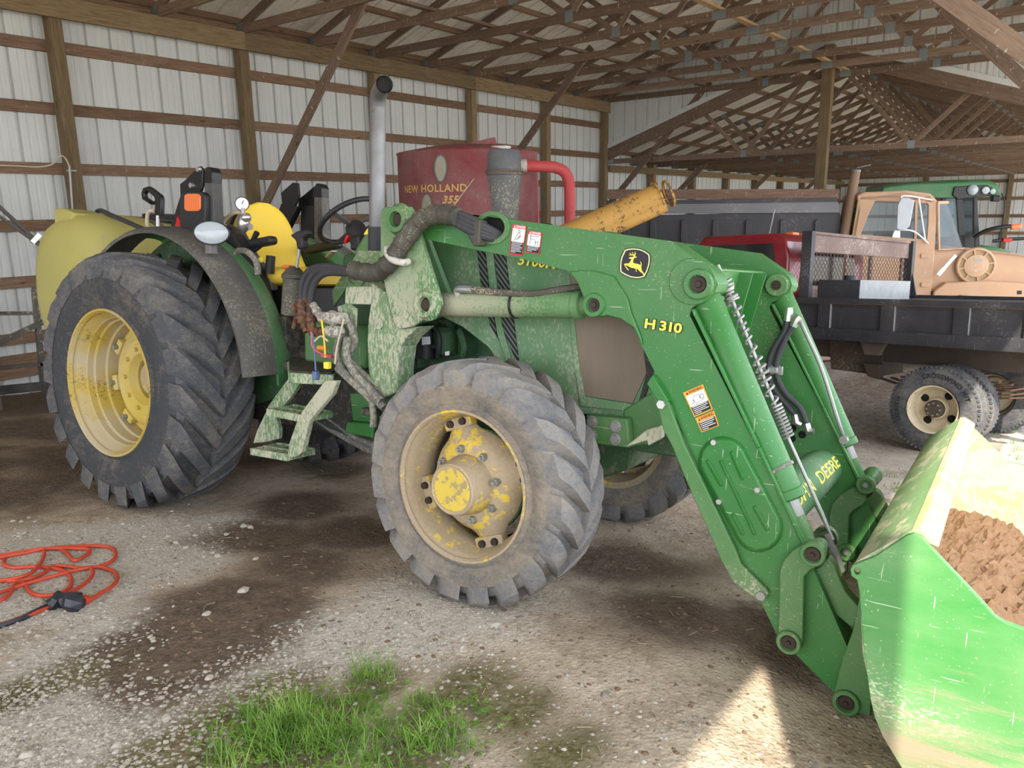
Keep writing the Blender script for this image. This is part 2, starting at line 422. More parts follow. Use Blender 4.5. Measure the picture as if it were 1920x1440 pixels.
# lower section: back wall, end wall and the gable above the opening
X_END = 38.0
wall_rear = empty('wall_rear'); tag(wall_rear, kind='structure')
x = 17.05
while x < X_END-.05:
    x1 = min(x+.9, X_END)
    rib_panel(x, x1, lambda u, d, z: Vector((u, YW+.045+d, z)), lambda u: ground_z(u, YW)-.1, lambda u: 3.1, 'siding_panel', M['siding'], wall_rear); x = x1
px2 = [19.5+2.58*i for i in range(8)]
for px in px2: wood_beam('post', (px, YW-.08, ground_z(px, YW)-.1), (px, YW-.08, 2.8), .18, .16, M['post'], wall_rear, up=(1, 0, 0))
for i in range(4):
    a = 17.05+(X_END-17.05)*i/4; b = 17.05+(X_END-17.05)*(i+1)/4
    wood_beam('top_plate', (a, YW-.19, 2.6), (b, YW-.19, 2.6), .045, .16, M['post'], wall_rear)
    for z in (2.0, 1.35, .7, .05): wood_beam('girt', (a, YW+.02, z), (b, YW+.02, z), .04, .13, M['girt'], wall_rear)
for px in (19.6, 24.76, 29.92): wood_beam('knee_brace', (px, YW-.16, 1.4), (px, 8.7, 2.78), .045, .13, M['truss'], wall_rear)
wall_end = empty('wall_end'); tag(wall_end, kind='structure')
y = -.2
while y < YW:
    y1 = min(y+.9, YW+.04)
    rib_panel(y, y1, lambda u, d, z: Vector((X_END+d, u, z)), lambda u: -1.2, lambda u: z2(u), 'siding_panel', M['siding'], wall_end); y = y1
for z in (2.5, 1.8, 1.1, .4): wood_beam('girt', (X_END-.03, -.2, z), (X_END-.03, YW, z), .04, .13, M['girt'], wall_end)
for y in (.5, 3.6, 6.7): wood_beam('post', (X_END-.12, y, -1.2), (X_END-.12, y, 3.0), .16, .16, M['post'], wall_end, up=(0, 1, 0))
wall_gable = empty('wall_gable'); tag(wall_gable, kind='structure')
y = -1.1
while y < YW:
    y1 = min(y+.9, YW+.04)
    rib_panel(y, y1, lambda u, d, z: Vector((17.06+d, u, z)), lambda u: max(z2(u)+.04, 3.0), lambda u: z1(u), 'siding_panel', M['siding'], wall_gable); y = y1
wood_beam('gable_trim', (17.03, YW, z2(YW)+.02), (17.03, R2, z2(R2)+.02), .03, .1, M['siding'], wall_gable)
wood_beam('gable_trim', (17.03, 0, z2(0)+.02), (17.03, R2, z2(R2)+.02), .03, .1, M['siding'], wall_gable)
wood_beam('gable_rafter', (17.06, YW, z2(YW)-.16), (17.06, R2, z2(R2)-.16), .05, .28, M['truss'], wall_gable)
wood_beam('gable_rafter', (17.06, -.1, z2(-.1)-.16), (17.06, R2, z2(R2)-.16), .05, .28, M['truss'], wall_gable)
wood_beam('post', (16.85, 4.95, ground_z(17, 5)-.1), (16.85, 4.95, 4.75), .2, .19, M['post'], wall_gable, up=(1, 0, 0))
wood_beam('post', (16.97, -.95, -1.2), (16.97, -.95, 4.2), .15, .15, M['post'], wall_gable, up=(1, 0, 0))
# front: open bay, header and the posts beside it
wall_front = empty('wall_front'); tag(wall_front, kind='structure')
for px in (-5.5, -.46, 6.92, 11.95):
    wood_beam('post', (px, -.95, ground_z(px, -.95)-.1), (px, -.95, 4.2), .19, .19, M['post'], wall_front, up=(1, 0, 0))
wood_beam('header', (-9.0, -.88, 4.05), (17, -.88, 4.05), .05, .26, M['post'], wall_front)
wood_beam('knee_brace', (7.0, -.85, 1.42), (7.0, 2.5, 4.24), .045, .14, M['truss'], wall_front)
wood_beam('knee_brace', (12.15, -.85, 1.1), (12.15, 2.2, 4.22), .045, .17, M['truss'], wall_front)
# ================================================================== roofs
def roof(name, x0, x1, ys, zf, ridge, half, overhang, purl):
    root = empty(name); tag(root, kind='structure')
    for sgn in (1, -1):
        x = x0
        while x < x1-.02:
            xb = min(x+.9, x1); ye = ridge+sgn*(half+overhang)
            m = MB(); us = []; u = x
            while u < xb-1e-6:
                for a, d in RIBP:
                    if u+a < xb: us.append((u+a, d))
                u += .3
            us.append((xb, 0)); n = len(us)
            m.add([Vector((a, ye, zf(ye)+d)) for a, d in us]+[Vector((a, ridge, zf(ridge)+d)) for a, d in us], [(i, i+1, n+i+1, n+i) for i in range(n-1)])
            m.build('roof_panel', M['roof'], root, 0, fix=False); x = xb
        k = 0
        while k*purl < half+.05:
            yy = ridge+sgn*(half-.02-k*purl); z = zf(yy)-.05
            wood_beam('purlin', (x0, yy, z), (x1, yy, z), .04, .09, M['girt'], root, up=(0, sgn*SLOPE, 1)); k += 1
    return root
ceiling = roof('ceiling', -9.0, 17.1, None, z1, RIDGE, HALF, .20, .93)
ceiling2 = roof('ceiling', 17.1, X_END, None, z2, R2, H2, .25, .86)
def truss(root, zf, ridge, half, zb, panel, name='truss', splice=True):
    t = empty(name, None, root)
    tc = lambda y: zf(y)-.15
    for s in (1, -1):
        wood_beam('top_chord', (0, ridge+s*half, tc(ridge+s*half)), (0, ridge, tc(ridge)), .04, .11, M['truss'], t)
        p = ridge+s*panel; q = ridge+s*half*.52
        wood_beam('web', (.0, p, zb), (.0, q, tc(q)), .038, .085, M['truss'], t)
        wood_beam('web', (.0, p, zb), (.0, ridge+s*.06, tc(ridge)-.05), .038, .085, M['truss'], t)
    wood_beam('bottom_chord', (0, ridge-half, zb), (0, ridge+half, zb), .04, .12, M['truss'], t)
    pl = [(ridge+half-.06, zb+.02, .2, .13), (ridge-half+.06, zb+.02, .2, .13), (ridge+panel, zb+.01, .13, .15), (ridge-panel, zb+.01, .13, .15), (ridge, tc(ridge)-.06, .2, .15), (ridge+half*.52, tc(ridge+half*.52), .12, .08), (ridge-half*.52, tc(ridge-half*.52), .12, .08)]
    if splice: pl.append((ridge, zb, .2, .11))
    for (y, z, a, b) in pl:
        for sx in (-1, 1):
            m = MB().box((sx*.0215, y, z), (.003, a, b)); m.build('gusset_plate', M['plate'], t, 0)
    return t
tr = truss(ceiling, z1, RIDGE, HALF, ZH, 1.62)
xs = [3.2+1.252*i for i in range(12)]
for i, x in enumerate(xs):
    t = tr if i == 0 else copy_tree(tr, ceiling); t.location.x = x
tr2 = truss(ceiling2, z2, R2, H2, 2.78, 1.7)
for i in range(17):
    t = tr2 if i == 0 else copy_tree(tr2, ceiling2); t.location.x = 17.3+1.22*i
# the pale brace plank lying on the middle of the chords
for a, b in ((4, 9), (9, 13.2), (13.2, 17)):
    wood_beam('runner_plank', (a, RIDGE+.02, ZH+.08), (b, RIDGE+.02, ZH+.08), .1, .04, M['fresh'], ceiling)
wood_beam('runner_plank', (4, RIDGE+3.0, ZH+.08), (17, RIDGE+3.0, ZH+.08), .1, .04, M['truss'], ceiling)
# ================================================================== tractor materials
GREEN = c(28, 108, 40)
M['green'] = paint('green_paint', GREEN, cov=.1, rough=.42, scale=90, scratch=.4, film=.12, soft=.2)
M['green_clean'] = paint('green_paint_clean', GREEN, cov=.04, rough=.38, scale=110, scratch=.5, film=.035, soft=.1)
M['green_dusty'] = paint('green_paint_dusty', c(40, 112, 54), dust=c(150, 162, 140), cov=.16, rough=.55, scale=90, streak=(1, 1, .5), scratch=.15, film=.22, soft=.32, big=3)
M['green_muddy'] = paint('green_paint_muddy', c(40, 112, 52), dust=c(188, 184, 164), cov=.45, rough=.7, scale=85, streak=(1, 1, .35), scratch=.1, bump=.5, film=.18, soft=.3, big=2.2, strength=.8)
M['mast_paint'] = paint('mast_paint', c(34, 112, 46), dust=c(186, 182, 162), cov=.6, rough=.65, scale=95, streak=(1, 1, .33), scratch=.25, bump=.4, film=.14, soft=.2, big=2.2, strength=.82, grad=('Z', 1.72, 1.15))
M['lift_paint'] = paint('lift_cylinder_paint', c(36, 116, 48), dust=c(186, 182, 162), cov=.62, rough=.6, scale=95, scratch=.2, film=.12, soft=.2, strength=.85, grad=('X', .25, -.55))
M['green_dark'] = paint('green_cast_dark', c(26, 76, 40), dust=c(104, 104, 86), cov=.2, rough=.6, scale=30, scratch=0, film=.12)
M['bucket_green'] = paint('bucket_paint', c(52, 128, 60), dust=c(186, 196, 164), cov=.12, rough=.45, scale=60, scratch=.6, film=.14, soft=.2, streak=(1, 1, 2.2))
def _bucket_side():
    m_ = paint('bucket_side_paint', c(38, 116, 48), dust=c(180, 192, 158), cov=.1, rough=.45, scale=60, scratch=.7, film=.10, soft=.16, streak=(1, 1, 2.2))
    t_ = m_.node_tree; b_ = t_.nodes['Principled BSDF']; old = b_.inputs['Base Color'].links[0].from_socket
    tc = t_.nodes.new('ShaderNodeTexCoord'); sx = t_.nodes.new('ShaderNodeSeparateXYZ'); t_.links.new(tc.outputs['Object'], sx.inputs[0])
    nz = t_.nodes.new('ShaderNodeTexNoise'); nz.inputs['Scale'].default_value = 5; nz.inputs['Detail'].default_value = 8; nz.inputs['Roughness'].default_value = .7
    mp = t_.nodes.new('ShaderNodeMapping'); mp.inputs['Scale'].default_value = (.6, 1, 5); mp.inputs['Rotation'].default_value = (0, -.35, 0); t_.links.new(tc.outputs['Object'], mp.inputs[0]); t_.links.new(mp.outputs[0], nz.inputs['Vector'])
    ad = t_.nodes.new('ShaderNodeMath'); ad.operation = 'MULTIPLY_ADD'; ad.inputs[1].default_value = .9; t_.links.new(nz.outputs['Fac'], ad.inputs[0])
    ng = t_.nodes.new('ShaderNodeMath'); ng.operation = 'MULTIPLY'; ng.inputs[1].default_value = -1; t_.links.new(sx.outputs['Z'], ng.inputs[0]); t_.links.new(ng.outputs[0], ad.inputs[2])
    rp = t_.nodes.new('ShaderNodeValToRGB'); rp.color_ramp.elements[0].position = .22; rp.color_ramp.elements[1].position = .5; t_.links.new(ad.outputs[0], rp.inputs[0])
    mx = t_.nodes.new('ShaderNodeMixRGB'); t_.links.new(rp.outputs[0], mx.inputs[0]); t_.links.new(old, mx.inputs[1]); mx.inputs[2].default_value = c(150, 126, 112)
    t_.links.new(mx.outputs[0], b_.inputs['Base Color']); return m_
M['bucket_green'] = _bucket_side()
M['bucket_in'] = paint('bucket_inside', c(92, 150, 80), dust=c(208, 190, 146), cov=.72, rough=.8, scale=16, scratch=.2, bump=.4, film=.45, soft=.4, big=1.8)
M['bucket_back'] = paint('bucket_back', c(64, 142, 72), dust=c(196, 192, 164), cov=.4, rough=.6, scale=14, scratch=.3, film=.3, soft=.3, streak=(1, .4, 1))
def _tyre(name, dark, dust, amt):
    k = NT(name, .85, 0, .25); n = k.noise(5, 8, .75); n2 = k.noise(60, 5, .75); v = k.noise(16, 6, .75, k.map((1, 1, 3)))
    f = k.ramp(k.mix(.45, n, k.mix(.5, n2, v)), [(.56-.2*amt, 0.0), (.74-.1*amt, 1.0)])
    k.col(k.mix(k.math('MULTIPLY', f, .85), k.mix(n2, tuple(x*.7 for x in dark[:3])+(1,), tuple(x*1.35 for x in dark[:3])+(1,)), dust))
    k.bump(k.mix(.5, n, n2), .7, .012); return k.m
M['tyre'] = _tyre('tyre_rubber', c(82, 84, 89), c(142, 134, 120), .45)
M['tyre_front'] = _tyre('tyre_rubber_dusty', c(108, 110, 116), c(160, 150, 132), .75)
M['tyre_side'] = _tyre('tyre_sidewall', c(66, 68, 72), c(134, 122, 104), .3)
M['tyre_side_front'] = _tyre('tyre_sidewall_dusty', c(92, 92, 94), c(166, 152, 130), .9)
M['tyre_truck'] = _tyre('truck_tyre', c(72, 74, 80), c(140, 134, 124), .5)
M['yellow'] = paint('yellow_paint', c(196, 172, 70), dust=c(186, 172, 138), cov=.18, rough=.55, scale=25, scratch=0, film=.25, soft=.4)
def _rust_rim():
    k = NT('yellow_rim_muddy', .75, 0, .3); n = k.noise(34, 8, .75); n2 = k.noise(5, 5, .6); n3 = k.noise(60, 4, .7)
    f = k.ramp(k.mix(.45, n2, n), [(.545, 0.0), (.565, 1.0)])
    mud = k.mix(n3, c(146, 130, 106), c(184, 167, 140))
    k.col(k.mix(f, mud, c(210, 182, 70))); k.bump(k.mix(.5, n, n3), .4, .004); return k.m
M['rim_front'] = _rust_rim()
M['hubcap'] = paint('hub_cap_paint', c(214, 188, 66), dust=c(150, 134, 108), cov=.3, rough=.6, scale=30, scratch=0, film=.1, edge=.03)
def _rear_rim():
    k = NT('yellow_rim_rear', .6, 0, .35); n = k.noise(8, 7, .7); n2 = k.noise(2.2, 3, .6); n3 = k.noise(70, 4, .8)
    f = k.ramp(n2, [(.42, 0.0), (.56, 1.0)])
    o = k.mix(f, c(184, 171, 140), c(186, 162, 76)); d = k.ramp(k.mix(.45, n, n3), [(.55, 0.0), (.6, 1.0)])
    o = k.mix(k.math('MULTIPLY', k.math('MULTIPLY', d, f), .8), o, c(74, 60, 34)); k.col(o); return k.m
M['rim_rear'] = _rear_rim()
M['black'] = plain('black_plastic', c(38, 38, 40), .5, 0, .25, 10)
M['black_gloss'] = plain('black_metal', c(26, 26, 28), .35, 0, .2, 10)
M['fender'] = paint('fender_plastic', c(60, 61, 64), dust=c(142, 136, 124), cov=.2, rough=.65, scale=60, scratch=.35, film=.15, soft=.3, strength=.6)
M['rubber'] = plain('hose_rubber', c(56, 56, 60), .65, 0, .25, 20)
M['hose_dirty'] = paint('hose_dirty', c(34, 33, 34), dust=c(190, 184, 160), cov=.14, rough=.6, scale=110, scratch=0, film=.03)
M['hose_grey'] = paint('hose_grey', c(92, 92, 90), dust=c(160, 156, 140), cov=.4, rough=.75, scale=40, scratch=0)
M['steel'] = plain('bright_steel', c(190, 190, 188), .3, .85, .15, 15)
M['zinc'] = plain('zinc_steel', c(150, 150, 148), .45, .5, .2, 30)
M['galv'] = paint('exhaust_steel', c(132, 132, 134), dust=c(92, 88, 84), cov=.08, rough=.42, scale=60, metal=.45, film=.15, soft=.5, big=3, scratch=0, spec=.5)
M['pin'] = plain('dark_pin', c(58, 48, 42), .55, .3, .35, 25)
M['copper'] = paint('rusty_fitting', c(118, 82, 60), dust=c(78, 58, 46), cov=.35, rough=.6, scale=40, scratch=0, metal=.2)
M['plaster'] = paint('white_fitting', c(200, 198, 190), dust=c(120, 112, 98), cov=.3, rough=.8, scale=60, scratch=0)
M['orange_lens'] = plain('orange_lens', c(232, 120, 66), .3, 0, .12, 40, .5)
M['lens'] = plain('clear_lens', c(168, 178, 184), .15, 0, .1, 60, .6)
M['seat'] = paint('seat_vinyl', c(244, 204, 40), dust=c(232, 210, 120), cov=.05, rough=.42, scale=12, scratch=0, film=.15, soft=.4)
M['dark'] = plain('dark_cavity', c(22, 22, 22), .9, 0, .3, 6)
M['under'] = paint('underbody', c(40, 42, 40), dust=c(96, 90, 80), cov=.35, rough=.8, scale=30, scratch=0)
def _mesh_panel():
    k = NT('screen_panel', .85, 0, .2); n = k.noise(3, 6, .7, k.map((1, 1, .4))); w = k.n('ShaderNodeTexChecker'); w.inputs['Scale'].default_value = 420
    k.l(k.tc.outputs['Object'], w.inputs['Vector'])
    k.col(k.mix(k.math('MULTIPLY', w.outputs['Fac'], .35), k.mix(n, c(104, 94, 84), c(148, 136, 120)), c(70, 64, 60))); return k.m
M['screen'] = _mesh_panel()
def _slots():
    k = NT('grille_slots', .6, 0, .3); w = k.n('ShaderNodeTexWave'); w.inputs['Scale'].default_value = 24; w.bands_direction = 'DIAGONAL'
    k.l(k.map((1, 0, .9)), w.inputs['Vector']); k.col(k.mix(k.ramp(w.outputs['Fac'], [(.55, 0.0), (.7, 1.0)]), c(26, 26, 27), c(96, 104, 96))); return k.m
M['slots'] = _slots()
M['dec_black'] = plain('decal_black', c(30, 28, 36), .5, 0, .1); M['dec_yellow'] = plain('decal_yellow', c(250, 224, 78), .5, 0, .06)
M['dec_cream'] = plain('decal_cream', c(250, 238, 170), .5, 0, .05); M['dec_red'] = plain('decal_red', c(196, 44, 58), .5, 0, .1)
M['dec_white'] = plain('decal_white', c(240, 242, 244), .5, 0, .04); M['dec_orange'] = plain('decal_orange', c(250, 160, 52), .5, 0, .06)
M['red_paint'] = plain('red_plastic', c(196, 24, 24), .4)
M['wire_yellow'] = plain('yellow_wire', c(238, 200, 60), .5); M['wire_blue'] = plain('blue_wire', c(90, 110, 150), .5); M['wire_pink'] = plain('pink_wire', c(206, 90, 110), .5)
# ================================================================== tractor frame (s forward, t towards the far side, z up)
TT = ray(1905, 540).normalized()
TS = Vector((0, 0, 1)).cross(TT).normalized()
if TS.y > 0: TS = -TS
pit = math.radians(.6); TS = (TS*math.cos(pit)+Vector((0, 0, 1))*math.sin(pit)); TS = (TS-TT*TS.dot(TT)).normalized()
TU = TT.cross(TS)
if TU.z < 0: TU = -TU
TP0 = PZ(935, 1138, 0)
TMAT = Matrix((( TS.x, -TT.x, TU.x, TP0.x), (TS.y, -TT.y, TU.y, TP0.y), (TS.z, -TT.z, TU.z, TP0.z), (0, 0, 0, 1)))
TINV = TMAT.inverted()
def TP(u, v, t): return TINV @ onp(u, v, TP0+TT*t, TT)
def L(s, t, z): return Vector((s, -t, z))
TC = .885
tractor = empty('tractor', TMAT)
tag(tractor, 'green farm tractor with yellow wheels, yellow seat and a front loader bucket', 'tractor')
def poly(pts, t): return [TP(u, v, t) for u, v in pts]
def plate(name, pts, t, th, mat, parent=None, bevel=.003, holes=None):
    m = MB().prism(poly(pts, t), (0, -th, 0), [poly(h, t) for h in holes] if holes else None)
    return m.build(name, mat, parent or tractor, 30, bevel)
def mplate(name, pts, t, th, mat, parent=None, bevel=.003, holes=None):
    """a plate and its mirror image on the other side of the tractor"""
    out = [plate(name, pts, t, th, mat, parent, bevel, holes)]
    m = MB().prism([Vector((p.x, -(2*TC)-p.y, p.z)) for p in poly(pts, t)], (0, th, 0), [[Vector((p.x, -(2*TC)-p.y, p.z)) for p in poly(h, t)] for h in holes] if holes else None)
    out.append(m.build(name, mat, parent or tractor, 30, bevel)); return out
def mir(p): return Vector((p.x, -(2*TC)-p.y, p.z))
def circ(u, v, r, n=20, sy=1.0): return [(u+r*math.cos(2*PI*i/n), v+r*sy*math.sin(2*PI*i/n)) for i in range(n)]
# ------------------------------------------------------------------ wheels
def tyre(name, cs, t0, cz, R, rr, w, nl, lh, lw, parent, mats, sweep=.42, sgn=1):
    """lugged tractor tyre; t0 is the plane of the outer bead, sgn=1 goes towards the far side"""
    m = MB(); O = L(cs, t0, cz); ax = Vector((0, -sgn, 0)); rc = R-lh
    m.cm = 1
    m.lathe(O, ax, [(.0, rr-.01), (-.008, rr+.012), (.004, rr+.03), (-.018, rr+(rc-rr)*.42), (-.012, rr+(rc-rr)*.62), (.006, rc-.055)], 72)
    m.lathe(O, ax, [(w-.026, rc-.055), (w-.008, rr+(rc-rr)*.6), (w, rr+(rc-rr)*.4), (w-.03, rr+.01), (w-.03, rr-.01)], 72)
    m.cm = 0
    m.lathe(O, ax, [(.006, rc-.055), (.03, rc-.018), (w*.5-.01, rc+.004), (w-.05, rc-.018), (w-.026, rc-.055)], 72)
    def P(ang, tt, r): return L(cs+r*math.cos(ang), t0+sgn*tt, cz+r*math.sin(ang))
    for side in (0, 1):
        for i in range(nl):
            a0 = 2*PI*(i+.5*side)/nl; rings = []
            for k in range(8):
                q = k/7
                tt = -.012+(w*.5+.012)*q if side == 0 else w-.008-(w*.5-.008)*q
                # the lug runs from the shoulder to just past the middle, the middle leading
                a = a0-sweep*(q**.85)
                hw = (lw*(1-.2*q))/R/2
                top = R-(.035 if k == 0 else .008 if k == 1 else 0)-.004*abs(q-.6)
                base = rc-.10 if k == 0 else rc-.045 if k == 1 else rc-.015
                lean = .012/R
                rings.append([P(a-hw*1.45, tt, base), P(a-hw, tt, top), P(a+hw+lean, tt, top), P(a+hw*1.45+lean, tt, base)])
            m.loft(rings)
    return m.build(name, mats, parent, 42)
FW = dict(cs=-.208, cz=.492, R=.545, rr=.33, w=.336); RW = dict(cs=-2.81, cz=.6875, R=.785, rr=.44, w=.49)
FT0, RT0 = -.008, -.08
for sg, t0 in ((1, FT0), (-1, 2*TC-FT0)):
    near = sg == 1
    ft = tyre('front_tire', FW['cs'], t0, FW['cz'], FW['R'], FW['rr'], FW['w'], 19, .036, .086, tractor, [M['tyre_front'], M['tyre_side_front']], .36, sg)
    O = L(FW['cs'], t0, FW['cz']); ax = Vector((0, -sg, 0))
    m = MB(); m.lathe(O, ax, [(.0, .318), (-.012, .326), (-.012, .334), (.0, .338), (.01, .322), (.05, .302), (.075, .300), (.10, .286), (.17, .281), (.20, .296), (.26, .30), (.30, .33), (.31, .335), (.30, .30), (.2, .272)], 64)
    rim = m.build('front_rim', M['rim_front'], tractor, 40)
    # dished wheel centre with clamp ears, hub drum and studs
    m = MB(); n = 64; rings = []
    for (h, r0, scal) in ((.135, .245, 1), (.120, .240, 1), (.075, .195, 0), (.055, .165, 0), (.05, .10, 0)):
        ring = []
        for i in range(n):
            a = 2*PI*i/n; k4 = math.cos(4*(a-.35)); r = r0+(.055*max(0, k4)-.012 if scal else 0)
            ring.append(O+ax*h+Vector((math.cos(a), 0, math.sin(a)))*r)
        rings.append(ring)
    m.loft(rings, cap=False); disc = m.build('wheel_disc', M['rim_front'], tractor, 40)
    m = MB(); m.lathe(O, ax, [(.06, .135), (.03, .130), (-.035, .118), (-.06, .112), (-.066, .106), (-.062, .10), (-.058, .001)], 40)
    m.build('hub', M['rim_front'], tractor, 30)
    m = MB(); m.lathe(O, ax, [(-.059, .098), (-.065, .09), (-.066, .001)], 32); m.build('hub_cap', M['hubcap'], tractor, 30)
    for i in range(8):
        a = 2*PI*(i+.3)/8; q = O+ax*.062+Vector((math.cos(a), 0, math.sin(a)))*.157
        m = MB(); m.cyl(q, q-ax*.03, .019, .017, 6); m.cyl(q-ax*.028, q-ax*.046, .011, .008, 10); m.build('stud', M['zinc'], disc, 30)
    for i in range(4):
        a0 = .35+i*PI/2
        m = MB(); q = O+ax*.115+Vector((math.cos(a0), 0, math.sin(a0)))*.272
        m.box(q, (.055, .05, .15), Matrix.Rotation(-a0, 3, 'Y')); ear = m.build('rim_clamp', M['rim_front'], rim, 30, .006)
        for d in (-.035, .035):
            w_ = q+Vector((-math.sin(a0), 0, math.cos(a0)))*d-ax*.022
            m = MB(); m.cyl(w_, w_-ax*.018, .018, .016, 8); m.build('bolt', M['pin'], rim, 30)
    m = MB(); m.cyl(O+ax*.14, O+ax*.42, .14, .12, 24); m.cyl(O+ax*.14, O+ax*.16, .24, .24, 24); m.build('axle_hub', M['green_dark'], tractor, 30)
for sg, t0 in ((1, RT0), (-1, 2*TC-RT0)):
    tyre('rear_tire', RW['cs'], t0, RW['cz'], RW['R'], RW['rr'], RW['w'], 22, .052, .104, tractor, [M['tyre'], M['tyre_side']], .42, sg)
    O = L(RW['cs'], t0, RW['cz']); ax = Vector((0, -sg, 0))
    m = MB(); m.lathe(O, ax, [(.01, .425), (-.012, .436), (-.014, .446), (.0, .452), (.004, .434), (.03, .424), (.05, .405), (.075, .40), (.085, .39), (.12, .386), (.13, .376), (.19, .372), (.20, .362), (.27, .36), (.30, .372), (.36, .38), (.44, .44), (.45, .45), (.44, .40), (.30, .35)], 72)
    rim = m.build('rear_rim', M['rim_rear'], tractor, 35)
    m = MB(); m.lathe(O, ax, [(.27, .362), (.262, .345), (.262, .32), (.235, .30), (.222, .275), (.24, .255), (.24, .235), (.225, .225), (.225, .165), (.25, .15), (.27, .135), (.30, .135)], 56)
    disc = m.build('wheel_disc', M['yellow'], tractor, 35)
    for i in range(8):
        a = 2*PI*(i+.2)/8; rd = Vector((math.cos(a), 0, math.sin(a)))
        m = MB(); m.box(O+ax*.235+rd*.315, (.05, .045, .1), Matrix.Rotation(-a, 3, 'Y')); e = m.build('rim_lug', M['yellow'], disc, 30, .008)
        m = MB(); q = O+ax*.215+rd*.318; m.cyl(q, q-ax*.03, .017, .015, 8); m.build('bolt', M['zinc'], disc, 30)
    m = MB(); m.lathe(O, ax, [(.30, .135), (.285, .12), (.265, .10), (.26, .04), (.26, .001)], 28); m.build('hub', M['rim_front'], tractor, 30)
    for i in range(10):
        a = 2*PI*i/10; rd = Vector((math.cos(a), 0, math.sin(a))); q = O+ax*.226+rd*.195; m = MB(); m.cyl(q, q-ax*.022, .016, .014, 6); m.build('wheel_nut', M['yellow'], disc, 30)
    m = MB(); m.cyl(O+ax*.28, O+ax*.62, .12, .16, 24); m.build('axle_housing', M['under'], tractor, 30)
# ------------------------------------------------------------------ fenders
def fender(side):
    f_ = (lambda s, t, z: L(s, t, z)) if side else (lambda s, t, z: L(s, 2*TC-t, z))
    def strip(secs, a0, a1, n, name, mat):
        m = MB(); rings = []
        for i in range(n+1):
            a = math.radians(a0+(a1-a0)*i/n); ring = []
            flat = max(0, math.sin(a))**6*.0
            for (t, dr) in secs:
                r = .925+dr+flat
                # the front edge drops almost straight down
                s_ = RW['cs']+r*math.cos(a); z_ = RW['cz']+r*math.sin(a)
                ring.append(f_(s_, t, z_))
            rings.append(ring)
        m.loft(rings, cap=True); return m.build(name, mat, tractor, 40)
    strip([(.19, -.02), (.185, .0), (.22, .02), (.33, .032), (.40, .034), (.40, .018), (.33, .016), (.22, .003)], 128, 6, 40, 'fender', M['fender'])
    strip([(.40, .036), (.47, .03), (.52, .01), (.525, -.02), (.51, -.02), (.5, .0), (.46, .015), (.40, .018)], 110, 2, 40, 'fender_edge', M['green_dusty'])
    m = MB(); pr = []
    for i in range(25):
        a = math.radians(120-122*i/24); pr.append(f_(RW['cs']+.92*math.cos(a), .52, RW['cz']+.92*math.sin(a)))
    pr += [f_(RW['cs']+.6, .52, .55), f_(RW['cs']-.35, .52, .7)]
    m.prism(pr, (0, -.02 if side else .02, 0)); m.build('fender_wall', M['green_dark'], tractor, 30)
fender(True); fender(False)
# ------------------------------------------------------------------ body, engine, hood
def Lbox(name, s0, s1, t0, t1, za, zb, mat, parent=None, bevel=.01):
    m = MB().box(L((s0+s1)/2, (t0+t1)/2, (za+zb)/2), (abs(s1-s0), abs(t1-t0), abs(zb-za)))
    return m.build(name, mat, parent or tractor, 30, bevel)
Lbox('transmission', -2.95, -1.15, .60, 1.17, .42, .95, M['under'], bevel=.04)
Lbox('engine_block', -1.1, .25, .68, 1.09, .55, 1.2, M['green_dark'], bevel=.03)
Lbox('oil_pan', -.95, .1, .72, 1.05, .42, .56, M['green_dark'], bevel=.03)
Lbox('frame_rail', -1.15, .55, .60, .68, .62, .80, M['green_dark'])
Lbox('frame_rail', -1.15, .55, 1.09, 1.17, .62, .80, M['green_dark'])
m = MB(); m.box(L(-.208, TC, .5), (.18, 1.1, .2)); m.box(L(-.208, TC, .55), (.3, .3, .26)); m.build('front_axle', M['green_dark'], tractor, 30, .03)
# hood shell: rounded section along s
def hood_ring(s, hw, zt, zb, r=.09, n=6):
    pts = [L(s, TC-hw, zb)]
    for i in range(n+1):
        a = PI-PI/2*i/n; pts.append(L(s, TC-hw+r+r*math.cos(a), zt-r+r*math.sin(a)))
    for i in range(n+1):
        a = PI/2-PI/2*i/n; pts.append(L(s, TC+hw-r+r*math.cos(a), zt-r+r*math.sin(a)))
    pts.append(L(s, TC+hw, zb)); return pts
m = MB(); m.loft([hood_ring(-1.02, .34, 1.53, 1.2), hood_ring(-.5, .345, 1.50, 1.15), hood_ring(.0, .34, 1.44, 1.0), hood_ring(.3, .32, 1.34, .8), hood_ring(.42, .28, 1.22, .72), hood_ring(.46, .22, 1.1, .72)])
m.build('hood', M['green_dusty'], tractor, 40)
side_pts = [(772, 470), (815, 588), (866, 612), (915, 650), (950, 700), (985, 760), (1085, 775), (1232, 790), (1228, 690), (1205, 640), (1110, 505), (1000, 470), (785, 425)]
for sp in mplate('hood_side_panel', side_pts, .525, .02, M['green_dusty']): pass
plate('grille_strip', [(894, 470), (909, 472), (916, 541), (931, 628), (936, 640), (919, 611), (905, 560)], .518, .012, M['slots'], bevel=0)
plate('grille_strip', [(926, 472), (947, 475), (954, 535), (973, 683), (962, 664), (942, 617), (934, 541)], .518, .012, M['slots'], bevel=0)
plate('hood_molding', [(912, 470), (923, 470), (931, 541), (940, 610), (966, 700), (958, 706), (932, 628), (919, 541)], .512, .02, M['green_dusty'], bevel=.004)
plate('hood_crease', [(790, 512), (830, 512), (880, 524), (912, 538), (912, 541), (880, 528), (830, 516), (790, 516)], .519, .012, M['green_dusty'], bevel=0)
scr = [(1066, 505), (1110, 505), (1205, 640), (1212, 700), (1186, 756), (1093, 742), (1084, 690)]
plate('side_screen', scr, .519, .014, M['screen'], bevel=.002)
